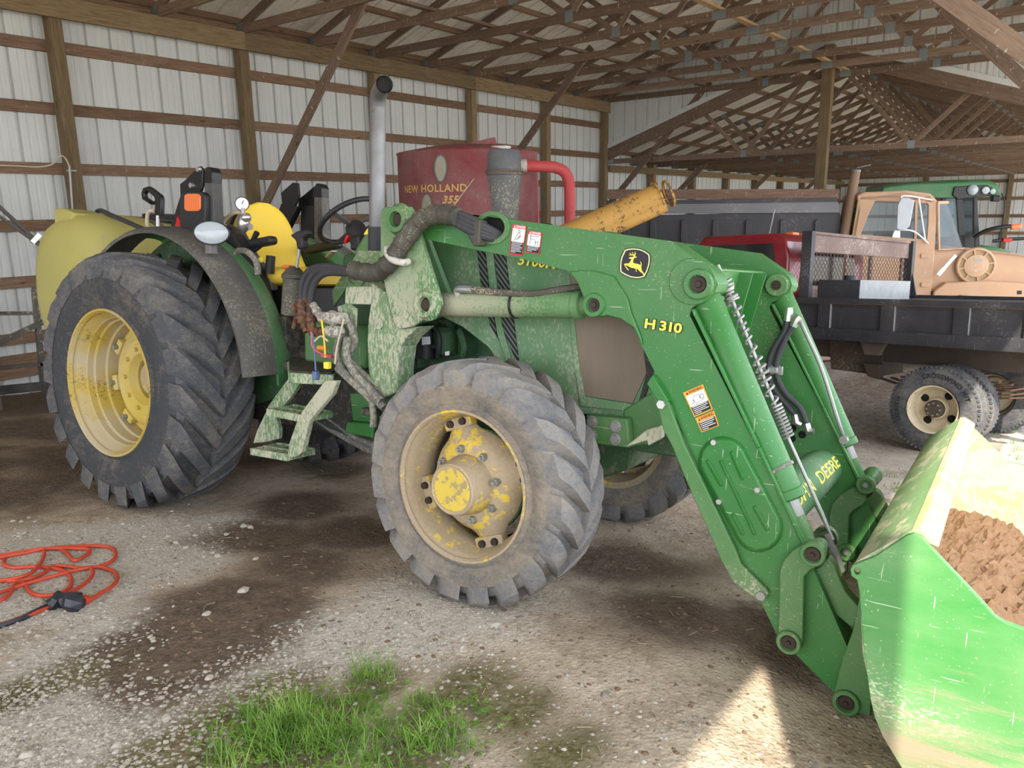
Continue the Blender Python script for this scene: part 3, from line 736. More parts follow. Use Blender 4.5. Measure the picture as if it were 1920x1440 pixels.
plate('screen_frame', [(1058, 500), (1066, 502), (1086, 690), (1096, 744), (1188, 758), (1186, 772), (1088, 762), (1077, 690)], .512, .022, M['green_dusty'])
plate('screen_shroud', [(1205, 640), (1217, 655), (1226, 690), (1205, 755), (1196, 756), (1212, 700)], .512, .02, M['under'])
def px_text(body, u0, v0, size, ang, t, mat, name, parent=None, bold=0, shear=0, asp=1.0, space=1.0, align='CENTER'):
    ca, sa = math.cos(ang), math.sin(ang)
    return text_mesh(body, size, lambda x, y: TP(u0+x*asp*ca+y*sa, v0+x*asp*sa-y*ca, t), mat, name, parent or tractor, bold, shear, space, align)
px_text('5100M', 1006, 492, 26, .12, .510, M['dec_yellow'], 'model_lettering', bold=.5, shear=.2)
# cowl behind the hood
m = MB(); m.prism(poly([(716, 395), (690, 425), (668, 462), (640, 510), (645, 560), (720, 560)], .62), (0, -.5, 0)); m.build('cowl', M['green'], tractor, 30, .02)
plate('cowl_lettering', [(695, 420), (683, 437), (682, 440), (691, 439), (697, 424)], .612, .004, M['dec_yellow'], bevel=0)
# engine bay seen under the hood
m = MB(); m.cyl(TP(797, 618, .6), TP(797, 672, .6), .055, .055, 16); m.cyl(TP(797, 610, .6), TP(797, 620, .6), .062, .05, 16); m.build('oil_filter', M['black'], tractor, 30)
plate('filter_label', [(791, 632), (806, 631), (807, 645), (791, 647)], .54, .002, M['dec_white'], bevel=0)
m = MB(); m.cyl(TP(835, 622, .66), TP(838, 664, .66), .075, .06, 16); m.cyl(TP(836, 612, .66), TP(836, 622, .66), .06, .075, 16); m.build('fuel_filter', M['green_dark'], tractor, 30)
m = MB(); m.tube([TP(812, 612, .6), TP(822, 628, .58), TP(823, 650, .58), TP(820, 668, .6)], .014, 8, smooth=5); m.build('hose', M['rubber'], tractor)
m = MB(); m.tube([TP(862, 620, .6), TP(871, 650, .58), TP(868, 668, .6)], .02, 8, smooth=5); m.tube([TP(815, 606, .62), TP(830, 600, .6), TP(850, 612, .6)], .018, 8, smooth=5); m.build('coolant_pipe', M['green_dark'], tractor)
m = MB(); m.tube([TP(780, 590, .6), TP(774, 640, .6), TP(776, 700, .6)], .02, 8, smooth=4); m.tube([TP(808, 650, .59), TP(822, 650, .58)], .012, 8); m.build('hose', M['rubber'], tractor)
plate('canister_mark', [(834, 660), (842, 658), (842, 666), (835, 667)], .575, .004, M['dec_white'], bevel=0)
# front support casting and bumper
plate('front_bracket', [(1098, 778), (1175, 786), (1180, 840), (1108, 832)], .44, .06, M['green'], bevel=.006)
for u, v in ((1111, 791), (1155, 799), (1110, 815), (1154, 823)):
    q = TP(u, v, .44); m = MB(); m.cyl(q, q+Vector((0, .018, 0)), .022, .02, 6); m.cyl(q, q+Vector((0, .006, 0)), .028, .028, 14); m.build('bolt', M['zinc'], tractor, 30)
plate('front_weight_bracket', [(1168, 768), (1232, 730), (1240, 800), (1225, 832), (1180, 838), (1168, 800)], .5, .76, M['green'], bevel=.01)
plate('bumper_plate', [(1172, 838), (1212, 806), (1240, 798), (1240, 822), (1215, 836), (1213, 826)], .40, .04, M['green_muddy'], bevel=.004)
plate('front_support', [(1108, 825), (1185, 836), (1180, 880), (1120, 900)], .62, .5, M['green_dark'], bevel=.01)
# exhaust
m = MB(); e0 = TP(706, 480, .47); pts = [e0, TP(707, 400, .47), TP(708, 300, .47), TP(708, 215, .47), TP(708, 192, .462), TP(711, 175, .44), TP(716, 164, .40), TP(721, 158, .35)]
m.tube([e0+(TP(707, 400, .47)-e0)*-.3]+pts, .0415, 20, caps=False, smooth=6)
m.tube(list(reversed([pts[-1], pts[-2], pts[-3]])), .036, 16, caps=False, smooth=5); ex = m.build('exhaust_pipe', M['galv'], tractor, 50)
m = MB(); d = (pts[-1]-pts[-2]).normalized(); m.cyl(pts[-1]-d*.012, pts[-1]-d*.018, .036, .036, 20); m.build('exhaust_mouth', M['dark'], tractor)
m = MB(); m.cyl(TP(706, 500, .47), TP(706, 426, .47), .045, .045, 20); m.build('exhaust_sleeve', M['rubber'], tractor, 40)
# ================================================================== loader
ARM = [(779, 418), (783, 395), (800, 391.5), (1007, 418), (1258, 452), (1328, 502), (1340, 515), (1346, 533), (1341, 548), (1322, 562), (1297, 577), (1293, 592), (1417, 834), (1503, 1020), (1545, 1112), (1600, 1240), (1612, 1315), (1590, 1335), (1562, 1297), (1489, 1224), (1457, 1192), (1428, 1131), (1381, 1037), (1331, 932), (1259, 760), (1202, 646), (1187, 613), (1163, 596), (1140, 590), (1115, 592), (1102, 582), (1096, 560), (1083, 530), (1063, 507), (972, 484), (890, 467.5), (791, 447)]
HOLE = circ(922, 426, 24, 22, .92)
TA, WA = .25, .13
arms = mplate('loader_arm', ARM, TA, WA, M['green_clean'], bevel=.006, holes=[HOLE])
arm = arms[0]
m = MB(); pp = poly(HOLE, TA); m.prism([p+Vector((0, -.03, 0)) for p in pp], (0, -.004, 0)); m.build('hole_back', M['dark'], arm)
# raised collar around the hole, second skin at the knee, weld edge
def ring_plate(name, u, v, r0, r1, t, th, mat, parent, n=28, sy=.95):
    m = MB(); m.prism(poly(circ(u, v, r1, n, sy), t), (0, -th, 0), [poly(circ(u, v, r0, n, sy), t)]); return m.build(name, mat, parent, 30, .004)
ring_plate('hole_collar', 922, 427, 24, 33, TA-.008, .012, M['green'], arm)
KNEE = [(1066, 508), (1112, 507), (1150, 518), (1176, 560), (1182, 585), (1201, 632), (1204, 648), (1188, 615), (1163, 598), (1140, 592), (1115, 594), (1100, 582), (1094, 560), (1082, 530)]
plate('knee_gusset', KNEE, TA-.014, .014, M['green_clean'], arm, .005)
for a_, p_ in zip(arms, (lambda q: q, mir)):
    for u, v, r, q0 in ((1312, 533, .058, 1), (1117, 572, .05, 1)):
        q = p_(TP(u, v, TA)); d = 1 if a_ is arm else -1
        m = MB(); m.lathe(q, (0, d, 0), [(-WA-.02, r*.5), (-WA-.02, r), (.02, r), (.026, r*.93), (.026, r*.62), (.012, r*.6), (.012, .001)], 28); m.build('pin_boss', M['green_clean'], a_, 35)
        m = MB(); m.lathe(q, (0, d, 0), [(.010, r*.58), (.016, r*.5), (.014, .25*r), (.02, .2*r), (.02, .001)], 20); m.build('pin', M['pin'], a_, 35)
        m = MB(); m.lathe(q, (0, -d, 0), [(WA, r), (WA+.02, r*.95), (WA+.03, r*.9), (WA+.03, r*.45), (WA+.03, .001)], 24); m.build('pin_washer', M['green'], a_, 35)
        m = MB(); m.lathe(q, (0, -d, 0), [(WA+.03, r*.42), (WA+.036, r*.4), (WA+.036, .001)], 20); m.build('pin', M['pin'], a_, 35)
# disc behind the upper pin
plate('pin_cover', circ(1298, 528, 44, 26, 1.0)[:26], TA-.006, .008, M['green_clean'], arm, .003)
# front flange edge of the lower arm (box section seen past the outer plate)
for a_, p_ in zip(arms, (lambda q: q, mir)):
    pts = [TP(1297, 580, TA), TP(1420, 838, TA), TP(1506, 1022, TA)]; pts = [p_(p) for p in pts]; d = -1 if a_ is arm else 1
    m = MB()
    for i in range(2):
        a, b = pts[i], pts[i+1]; m.beam(a+Vector((.006, d*.065, 0)), b+Vector((.006, d*.065, 0)), .15, .012, up=(1, 0, .45))
    m.build('arm_flange', M['green_clean'], a_, 30, .003)
# pressed oval cover with ribs and bolts
def capsule(u0, v0, u1, v1, r, n=12):
    a = math.atan2(v1-v0, u1-u0); out = []
    for i in range(n+1): t = a-PI/2+PI*i/n; out.append((u1+r*math.cos(t), v1+r*math.sin(t)))
    for i in range(n+1): t = a+PI/2+PI*i/n; out.append((u0+r*math.cos(t), v0+r*math.sin(t)))
    return out
m = MB(); r0 = poly(capsule(1355, 864, 1422, 990, 47), TA); r1 = poly(capsule(1355, 864, 1422, 990, 40), TA-.022)
m.loft([r0, r1]); cov = m.build('oval_cover', M['green_clean'], arm, 30, .004)
for (u0, v0, u1, v1, r) in ((1328, 866, 1352, 908, 5), (1352, 866, 1414, 1000, 4), (1373, 850, 1392, 896, 5), (1375, 966, 1392, 1000, 5), (1416, 952, 1438, 992, 5)):
    m = MB(); m.loft([poly(capsule(u0, v0, u1, v1, r), TA-.021), poly(capsule(u0, v0, u1, v1, r*.45), TA-.029)]); m.build('pressed_rib', M['green_clean'], cov, 50)
for u, v in ((1339, 829), (1421, 918), (1349, 940)):
    q = TP(u, v, TA-.022); m = MB(); m.cyl(q, q+Vector((0, .012, 0)), .013, .011, 6); m.build('bolt', M['steel'], cov, 30)
# parking-stand strip on the rear of the lower arm
st = [(1212, 719), (1223, 703), (1252, 752), (1282, 832), (1330, 930), (1379, 1033), (1388, 1058), (1430, 1100), (1442, 1114), (1424, 1128), (1374, 1091), (1352, 1051), (1282, 892), (1259, 835), (1243, 806), (1233, 763)]
mplate('parking_stand', st, TA-.03, .02, M['green'], bevel=.004)
for u, v in ((1428, 1116), (1241, 758)):
    q = TP(u, v, TA-.03); m = MB(); m.cyl(q, q+Vector((0, .014, 0)), .02, .018, 6); m.build('bolt', M['steel'], arm, 30)
plate('stand_lip', [(1212, 719), (1223, 703), (1253, 752), (1240, 765)], TA-.034, .09, M['green_clean'], bevel=.004)
# decals on the near arm ------------------------------------------------
def shield(u0, v0, sc):
    raw = [(395, 235), (560, 190), (740, 180), (960, 205), (1130, 270), (1310, 395), (1335, 480), (1340, 640), (1310, 820), (1240, 1040), (1140, 1245), (1000, 1290), (820, 1305), (600, 1270), (400, 1180), (225, 1075), (212, 900), (225, 700), (270, 500)]
    return [(1150+x/19.2, 455+y/19.2) for x, y in raw]
sh = shield(0, 0, 1); cx, cy = 1190.5, 493.5
def shr(k): return [(cx+(x-cx)*k, cy+(y-cy)*k) for x, y in sh]
T_ = TA-.004
emb = plate('emblem', sh, T_, .003, M['dec_black'], arm, 0)
m = MB(); m.prism(poly(shr(.945), T_-.001), (0, -.001, 0), [poly(shr(.885), T_-.001)]); m.build('emblem_border', M['dec_cream'], arm)
deer = [(385, 765), (470, 748), (560, 745), (600, 690), (630, 640), (655, 600), (640, 590), (575, 568), (560, 545), (600, 525), (690, 515), (735, 500), (730, 470), (690, 455), (600, 455), (545, 458), (620, 430), (600, 395), (575, 365), (620, 380), (655, 425), (700, 430), (690, 380), (655, 330), (700, 350), (725, 420), (755, 430), (775, 400), (775, 350), (760, 318), (795, 350), (805, 410), (790, 460), (770, 500), (850, 505), (820, 540), (765, 545), (730, 600), (710, 660), (720, 720), (760, 745), (850, 760), (980, 800), (1000, 780), (965, 690), (975, 675), (1005, 730), (1025, 790), (1000, 850), (1010, 900), (1020, 990), (1060, 1050), (1110, 1110), (1125, 1180), (1095, 1190), (1060, 1110), (960, 1040), (880, 960), (860, 930), (830, 935), (835, 1050), (815, 1050), (800, 930), (640, 900), (560, 860), (470, 810), (430, 800), (470, 880), (555, 975), (530, 995), (450, 900), (400, 810)]
m = MB(); pts = poly([(1150+x/19.2, 455+y/19.2) for x, y in deer], T_-.0015)
from mathutils.geometry import tessellate_polygon
m.add(pts, [tuple(t) for t in tessellate_polygon([pts])]); m.build('leaping_stag', M['dec_yellow'], arm, 0)
px_text('H 310', 1243, 612, 25, .145, T_-.001, M['dec_black'], 'model_lettering_outline', arm, bold=1.9, asp=1.22, space=.92)
px_text('H 310', 1243, 612, 25, .145, T_-.002, M['dec_yellow'], 'model_lettering', arm, bold=.7, asp=1.22, space=.92)
def decal(name, quad, bands, border, t, head, headmat, textmat, pict, rows):
    """quad: four corners (tl, tr, br, bl) in the picture; bands: fractions of the header and the picture"""
    tl, tr, br, bl = [Vector((x, y)) for x, y in quad]
    def Q(a, b): return tl.lerp(tr, a).lerp(bl.lerp(br, a), b)
    def q4(a0, b0, a1, b1, tt): return poly([tuple(Q(a0, b0)), tuple(Q(a1, b0)), tuple(Q(a1, b1)), tuple(Q(a0, b1))], tt)
    m = MB(); m.prism(q4(0, 0, 1, 1, t), (0, -.002, 0)); d = m.build(name, border, arm, 0)
    h, p = bands
    def bit(nm, a0, b0, a1, b1, mt, k=1):
        m = MB(); m.add(q4(a0, b0, a1, b1, t-.0006*k), [(0, 1, 2, 3)]); return m.build(nm, mt, arm, 0)
    if p > h: bit('decal_picture', .05, h, .95, p, M['dec_white'])
    bit('decal_text_field', .05, p, .95, .96, M['dec_black'])
    e = (Q(.5, h*.5)); dx = (tr-tl); ang = math.atan2(dx.y, dx.x); wpx = dx.length; hpx = (bl-tl).length*h
    px_text(head, e.x+wpx*.09*math.cos(ang), e.y+wpx*.09*math.sin(ang), hpx*.95, ang, t-.0012, textmat, 'decal_lettering', arm, bold=.12, asp=wpx*.66/(len(head)*hpx*.62))
    f = (.12, .22); m = MB(); m.add(poly([tuple(Q(.11, h*.8)), tuple(Q(.21, h*.8)), tuple(Q(.16, h*.15))], t-.0012), [(0, 1, 2)]); m.build('hazard_triangle', textmat, arm, 0)
    m = MB()
    for i in range(rows):
        b = p+(.94-p)*(i+.35)/rows; e1 = .88 if i < rows-1 else .45
        if i % 3 == 2: e1 -= .12
        m.add(q4(.1, b, e1, b+(.94-p)/rows*.30, t-.0014), [(0, 1, 2, 3)])
    m.build('decal_text_lines', M['dec_white'], arm, 0)
    if pict:
        m = MB()
        for line in pict:
            for i in range(len(line)-1):
                a, b = [Q(.05+.9*x, h+(p-h)*y) for x, y in (line[i], line[i+1])]; n_ = Vector((-(b-a).y, (b-a).x))
                if n_.length < 1e-6: continue
                n_ = n_.normalized()*.42
                m.add(poly([tuple(a+n_), tuple(b+n_), tuple(b-n_), tuple(a-n_)], t-.0014), [(0, 1, 2, 3)])
        m.build('decal_pictogram', M['dec_black'], arm, 0)
man = [[(.45, .12), (.6, .1), (.62, .25), (.5, .3), (.45, .12)], [(.5, .3), (.35, .6), (.3, .8), (.2, .95)], [(.6, .3), (.65, .5), (.5, .7), (.45, .82), (.3, .8)], [(.6, .55), (.8, .6)], [(.5, .8), (.65, .6)]]
post_ = [[(.2, .05), (.2, .9)], [(.1, .15), (.5, .15), (.9, .1)], [(.2, .4), (.6, .45)], [(.65, .5), (.6, .65), (.7, .75), (.6, .95)], [(.6, .65), (.85, .55)], [(.85, .5), (.85, .95)]]
trc = [[(.15, .8), (.3, .6), (.3, .45), (.22, .6)], [(.3, .6), (.36, .85)], [(.25, .35), (.45, .2), (.65, .25), (.65, .6)], [(.7, .35), (.85, .3), (.9, .5), (.8, .7), (.68, .62), (.7, .35)], [(.3, .92), (.9, .72)]]
decal('danger_decal', [(961.5, 420), (987.5, 424), (979, 480), (954, 476)], (.125, .56), M['dec_red'], T_, 'DANGER', M['dec_red'], M['dec_white'], man, 8)
decal('danger_decal', [(990.5, 432), (1016, 436), (1011, 477), (985, 472.5)], (.155, .67), M['dec_red'], T_, 'DANGER', M['dec_red'], M['dec_white'], post_, 4)
decal('warning_decal', [(1280.5, 736.5), (1317.5, 720.5), (1336.5, 767.5), (1302, 782)], (.17, .62), M['dec_orange'], T_, 'WARNING', M['dec_orange'], M['dec_black'], trc, 5)
decal('warning_decal', [(1303.5, 784.5), (1338.5, 770), (1348, 798), (1315.5, 810.5)], (.32, .33), M['dec_orange'], T_, 'WARNING', M['dec_orange'], M['dec_black'], None, 5)
# ------------------------------------------------------------------ masts
MAST = [(713, 400), (716, 391), (722, 388.5), (767, 387.5), (779, 418), (823, 558), (825, 570), (821, 580), (812, 588), (770, 613), (750, 617), (742, 613), (737, 602), (724, 549), (713, 500)]
mplate('loader_mast', MAST, .205, .03, M['mast_paint'], bevel=.005)
INNER = [(722, 388), (767, 387), (803, 450), (842, 550), (840, 585), (812, 600), (770, 613), (737, 602), (713, 500)]
mplate('loader_mast_inner', INNER, .40, .03, M['green_dusty'], bevel=.005)
for p_ in (lambda q: q, mir):
    d = 1 if p_(L(0, 0, 0)).y > -.5 else -1
    for (u, v, r) in ((750, 412, .062), (803, 571, .062)):
        q = p_(TP(u, v, .205)); m = MB(); m.lathe(q, (0, d, 0), [(0, r*1.25), (.008, r*1.2), (.02, r), (.034, r*.95), (.034, r*.6), (.012, r*.58), (.012, .001)], 28)
        m.build('mast_pin_boss', M['mast_paint'] if v > 500 else M['green'], tractor, 35)
        m = MB(); m.lathe(q, (0, d, 0), [(.011, r*.56), (.018, r*.4), (.018, .001)], 18); m.build('pin', M['pin'], tractor, 35)
COLUMN = [(695, 530), (724, 549), (738, 602), (752, 617), (785, 612), (762, 632), (750, 650), (745, 690), (744, 735), (717, 747), (704, 742), (697, 733), (690, 690), (688, 640), (690, 600), (696, 560)]
mplate('mast_column', COLUMN, .23, .13, M['green_muddy'], bevel=.008)
COL2 = [(700, 735), (744, 720), (748, 820), (720, 830)]
mplate('mast_foot', COL2, .33, .3, M['green_dark'], bevel=.008)
for u, v, r in ((712, 607, .028), (733, 635, .028), (762, 590, .022)):
    q = TP(u, v, .205 if u == 762 else .23); m = MB(); m.lathe(q, (0, 1, 0), [(0, r), (.01, r*.95), (.012, r*.5), (.012, .001)], 18); m.build('bolt_boss', M['green_muddy'], tractor, 35)
plate('mast_crossbar', [(648, 537), (698, 537), (696, 571), (646, 570)], .23, .1, M['green_muddy'], bevel=.005)
plate('mast_gusset', [(672, 470), (715, 470), (716, 540), (695, 540), (650, 538), (625, 575), (622, 545)], .36, .02, M['green'], bevel=.004)
ring_plate('gusset_ring', 662, 522, 9, 21, .352, .02, M['green'], tractor)
# cross member of the mast under the belly
plate('subframe_leg', [(655, 738), (700, 732), (706, 805), (662, 800)], .5, .2, M['green_clean'], bevel=.008)
plate('subframe_leg', [(650, 790), (700, 795), (700, 822), (645, 812)], .46, .1, M['green_clean'], bevel=.008)
Lbox('belly_beam', -1.0, -.8, .36, 1.41, .7, .88, M['green_dark'])
# ------------------------------------------------------------------ lift cylinders
def cylinder(p_, a, b, t, r, rod, name, f0, f1, matb, ring=True):
    A = p_(TP(*a, t)); B = p_(TP(*b, t)); d = B-A
    P0, P1 = A+d*f0, A+d*f1; dn = d.normalized()
    m = MB(); m.lathe(P0, dn, [(0, .001), (0, r*.86), (.012, r), ((P1-P0).length-.035, r), ((P1-P0).length-.03, r*1.07), ((P1-P0).length, r*1.07), ((P1-P0).length+.006, r*.9), ((P1-P0).length+.006, .001)], 28)
    body = m.build(name, matb, tractor, 35)
    m = MB(); m.cyl(P1, B, rod, rod, 18); m.build('cylinder_rod', M['green'], body, 35)
    if name == 'bucket_cylinder':
        m = MB(); m.cyl(P1, P1+dn*.07, rod*1.04, rod*1.04, 18); m.build('chrome_band', M['zinc'], body, 35)
    m = MB(); m.cyl(A, P0+dn*.02, r*.75, r*.75, 18); m.build('cylinder_base', M['green_dusty'], body, 35)
    return body, A, B, P0, P1
for p_ in (lambda q: q, mir):
    lb, A, B, P0, P1 = cylinder(p_, (803, 571), (1117, 572), .315, .057, .045, 'lift_cylinder', .075, .93, M['lift_paint'])
    bb, A2, B2, Q0, Q1 = cylinder(p_, (1312, 533), (1524, 1038), .315, .057, .028, 'bucket_cylinder', .04, .80, M['green_clean'])
    m = MB(); m.lathe(B2, (0, 1, 0), [(-.035, .02), (-.035, .05), (.035, .05), (.035, .02)], 20); m.build('rod_eye', M['pin'], bb, 35)
    if p_(L(0, 0, 0)).y > -.5:
        m = MB(); q = A+(B-A)*.56; m.lathe(q, B-A, [(-.006, .058), (-.006, .062), (.006, .062), (.006, .058)], 28); m.build('cable_tie', M['black'], lb, 35)
        m = MB(); q = A2+(B2-A2)*.70; m.lathe(q, (B2-A2)+Vector((.12, .1, .22)), [(-.006, .058), (-.006, .065), (.006, .065), (.006, .058)], 28); m.build('wire_tie', M['hose_grey'], bb, 35)
        nb = bb; dirc = (B2-A2)
# hose above the near lift cylinder
m = MB(); m.tube([TP(884, 543, .28), TP(940, 549, .28), TP(1000, 551, .28), TP(1050, 543, .3), TP(1090, 538, .34)], .0165, 10, smooth=5); m.build('lift_hose', M['hose_dirty'], tractor)
m = MB(); m.tube([TP(858, 555, .29), TP(857, 545, .285), TP(864, 542, .28), TP(886, 543, .28)], .0175, 10, smooth=4); m.build('hose_fitting', M['zinc'], tractor)
# ------------------------------------------------------------------ cross members
q = L(.985, 0, .485)
m = MB(); m.cyl(L(.985, TA+.12, .487), L(.985, 2*TC-TA-.12, .487), .096, .096, 36, caps=False); tube_ = m.build('torque_tube', M['green_dusty'], tractor, 40)
def on_tube(x, y):
    a = 2.65-y/.0975; return L(.985+.0975*math.cos(a), TC+.24+x, .487+.0975*math.sin(a))
def deere(x, y):
    # the lettering lies on the side of the tube that faces forward and up
    a = .62+y/.0975; return L(.985+.0985*math.cos(a), TC+.02+x, .487+.0985*math.sin(a))
for w_, o_ in (('JOHN', -.27), ('DEERE', .24)):
    text_mesh(w_, .088, lambda x, y: deere(x*1.7+o_, y*.9), M['dec_yellow'], 'tube_lettering', tube_, bold=.001, space=1.05)
# upper cross channel between the arms at the knee
f0, f1 = TP(1437, 514, 1.39), TP(1402, 642, 1.39); n0 = Vector((0, 1, 0))*1.01
m = MB(); m.prism([f0, f1, f1+Vector((-.012, 0, 0)), f0+Vector((-.012, 0, 0))], n0)
m.prism([f0, f0+Vector((.0, 0, .012)), f0+Vector((-.10, 0, .03)), f0+Vector((-.10, 0, .018))], n0)
m.prism([f1, f1+Vector((-.0, 0, -.012)), f1+Vector((-.08, 0, -.0)), f1+Vector((-.08, 0, .012))], n0)
xm = m.build('cross_channel', M['green_clean'], tractor, 30, .003)
for k in (.22, .44):
    m = MB(); e = Vector((0, k, 0)); m.prism([f0+e, f1+e, f1+e+Vector((.05, 0, 0)), f0+e+Vector((.06, 0, 0))], (0, .01, 0)); m.build('stiffener', M['green_clean'], xm, 30)
# ------------------------------------------------------------------ level rod with its wound wire and spring
rodp = [TP(1346, 497, .41), TP(1480, 827, .41), TP(1540, 960, .41), TP(1562, 1012, .40)]
m = MB(); m.tube(rodp, .0075, 8); rod_ = m.build('level_rod', M['zinc'], tractor)
def coil(name, a, b, r, w, turns, mat, ragged=0):
    d = b-a; u, v = frame(d); pts = []
    n = int(turns*12)
    for i in range(n+1):
        k = i/n; t = 2*PI*turns*(k+ragged*.02*math.sin(17*k)); rr = r*(1+ragged*.25*math.sin(9*k+1))
        pts.append(a+d*k+(u*math.cos(t)+v*math.sin(t))*rr)
    m = MB(); m.tube(pts, w, 6); return m.build(name, mat, rod_)
def RK(k): return rodp[0].lerp(rodp[1], k)
coil('wound_wire', RK(.09), RK(.80), .02, .0055, 15, M['zinc'], 1)
coil('wound_wire', RK(.12), RK(.22), .021, .006, 5, M['zinc'], 1)
coil('spring', RK(.80), RK(.985), .023, .005, 10, M['zinc'])
m = MB(); m.beam(TP(1552, 1000, .40), TP(1578, 1072, .40), .03, .02); m.build('level_bracket', M['zinc'], rod_, 30)
# hoses between the arms: fixed to the far cylinder and arm
def hose(name, pts, r, mat, parent=None, n=10): m = MB(); m.tube(pts, r, n, smooth=6); return m.build(name, mat, parent or tractor)
tf = 1.33
hose('bucket_hose', [TP(1476, 600, tf), TP(1470, 622, tf), TP(1448, 660, tf), TP(1441, 695, tf), TP(1452, 730, tf), TP(1480, 765, tf), TP(1492, 780, tf)], .0155, M['rubber'])
hose('bucket_hose', [TP(1489, 607, tf), TP(1470, 640, tf), TP(1456, 680, tf), TP(1458, 710, tf), TP(1475, 740, tf), TP(1500, 765, tf), TP(1513, 797, tf)], .0155, M['rubber'])
for p in ([(1479, 577), (1479, 582), (1476, 602)], [(1499, 592), (1494, 597), (1487, 612)], [(1491, 777), (1494, 792), (1503, 797)], [(1512, 794), (1516, 808), (1526, 808)]):
    m = MB(); m.tube([TP(u, v, tf) for u, v in p], [.017, .021, .019], 8); m.build('hose_fitting', M['steel'], tractor)
m = MB(); m.box(TP(1449, 694, tf-.02), (.03, .03, .05), Matrix.Rotation(PI/2, 3, 'Y')); m.box(TP(1449, 694, tf), (.1, .02, .045)); m.build('hose_clamp', M['zinc'], tractor, 30, .004)
tg = 1.36
m = MB(); m.tube([TP(1500, 598, tg), TP(1505, 612, tg-.03), TP(1540, 690, tg-.03), TP(1570, 785, tg-.03), TP(1583, 823, tg)], .010, 8, smooth=4); m.build('steel_line', M['zinc'], tractor)
q = TP(1583, 824, tg-.02); m = MB(); m.cyl(q, q+Vector((0, .03, 0)), .022, .02, 8); m.build('line_fitting', M['zinc'], tractor, 30)
for (u, v) in ((1486, 803), (1504, 815), (1485, 822)):
    q = TP(u, v, 1.388); m = MB(); m.cyl(q, q+Vector((0, .003, 0)), .019, .019, 16); m.build('arm_hole', M['dark'], arms[1])
# ------------------------------------------------------------------ bucket linkage
LINK = [(1504, 1022), (1514, 1017), (1532, 1017), (1546, 1028), (1548, 1045), (1540, 1058), (1518, 1070), (1507, 1082), (1505, 1195), (1503, 1214), (1492, 1224), (1474, 1224), (1462, 1214), (1459, 1196), (1462, 1075), (1468, 1052), (1484, 1034)]
mplate('link_plate', LINK, .205, .025, M['green'], bevel=.004)
mplate('link_plate_inner', LINK, .395, .025, M['green'], bevel=.004)
STRAP = [(1521, 1069), (1552, 1048), (1563, 1060), (1585, 1110), (1612, 1140), (1607, 1160), (1598, 1178), (1570, 1155), (1545, 1118)]
mplate('bucket_link', STRAP, .285, .06, M['green'], bevel=.004)
BRK = [(1612, 1118), (1600, 1180), (1580, 1235), (1563, 1300), (1566, 1322), (1584, 1334), (1632, 1342), (1640, 1200)]
mplate('bucket_bracket', BRK, .215, .03, M['green'], bevel=.004)
for p_ in (lambda q: q, mir):
    d = 1 if p_(L(0, 0, 0)).y > -.5 else -1
    for (u, v, r, t) in ((1525, 1038, .044, .205), (1480, 1203, .044, .205), (1587, 1316, .046, .215)):
        q = p_(TP(u, v, t)); m = MB(); m.lathe(q, (0, d, 0), [(-.12, r*.6), (0, r), (.014, r), (.018, r*.92), (.018, r*.7), (.008, r*.66), (.008, .001)], 28); m.build('link_pin_boss', M['green'], tractor, 35)
        m = MB(); m.lathe(q, (0, d, 0), [(.007, r*.64), (.012, r*.55), (.012, .2*r), (.018, .15*r), (.018, .001)], 20); m.build('pin', M['pin'], tractor, 35)
        if v < 1300:
            q2 = p_(TP(u, v, .205)); q2 = q2+Vector((0, -d*.215, 0))
            m = MB(); m.lathe(q2, (0, -d, 0), [(-.02, r), (.012, r), (.016, r*.9), (.016, r*.6), (.006, r*.55), (.006, .001)], 24); m.build('link_pin_boss', M['green'], tractor, 35)
            m = MB(); m.cyl(q2-Vector((0, d*.006, 0)), q2-Vector((0, d*.02, 0)), r*.3, r*.28, 6); m.build('pin', M['zinc'], tractor, 35)
# ------------------------------------------------------------------ bucket
TB = -.25; TB2 = 2*TC-TB
def tz(u, v): p = TP(u, v, TB); return (p.x, p.z)
outer = [(1.552, .728), (1.53, .725), (1.395, .600), (1.392, .575), (1.422, .55), (1.424, .44), (1.438, .33), (1.487, .165), (1.532, .078), (1.583, .02), (1.66, -.03), (2.35, -.05)]
inner = [(1.552, .700), (1.536, .698), (1.45, .60), (1.432, .55), (1.432, .44), (1.445, .335), (1.492, .175), (1.535, .09), (1.59, .038), (1.67, -.005), (2.35, -.03)]
m = MB(); sec = outer+inner[::-1]
m.loft([[L(s, TB+.02, z) for s, z in sec], [L(s, TB2-.02, z) for s, z in sec]])
bucket = m.build('bucket', M['bucket_back'], tractor, 50)
inn = [(a+.004, b+.003) for a, b in inner]; m = MB()
m.add([L(s, TB+.02, z) for s, z in inn]+[L(s, TB2-.02, z) for s, z in inn], [(i, i+1, len(inn)+i+1, len(inn)+i) for i in range(len(inn)-1)])
m.build('bucket_lining', M['bucket_in'], bucket, 50)
side = [tz(1594, 1068), tz(1598, 1060), tz(1606, 1057), tz(1640, 1044), tz(1700, 1004), tz(1713, 1001), tz(1728, 1007), tz(1760, 1042), tz(1820, 1105), tz(1868, 1158), tz(1885, 1168), tz(1920, 1180), (1.95, .50), (2.36, .05), (2.36, -.05), (1.66, -.035), tz(1690, 1440), tz(1655, 1382), tz(1640, 1345), tz(1632, 1312), tz(1618, 1200), tz(1611, 1110), tz(1607, 1088), tz(1596, 1080)]
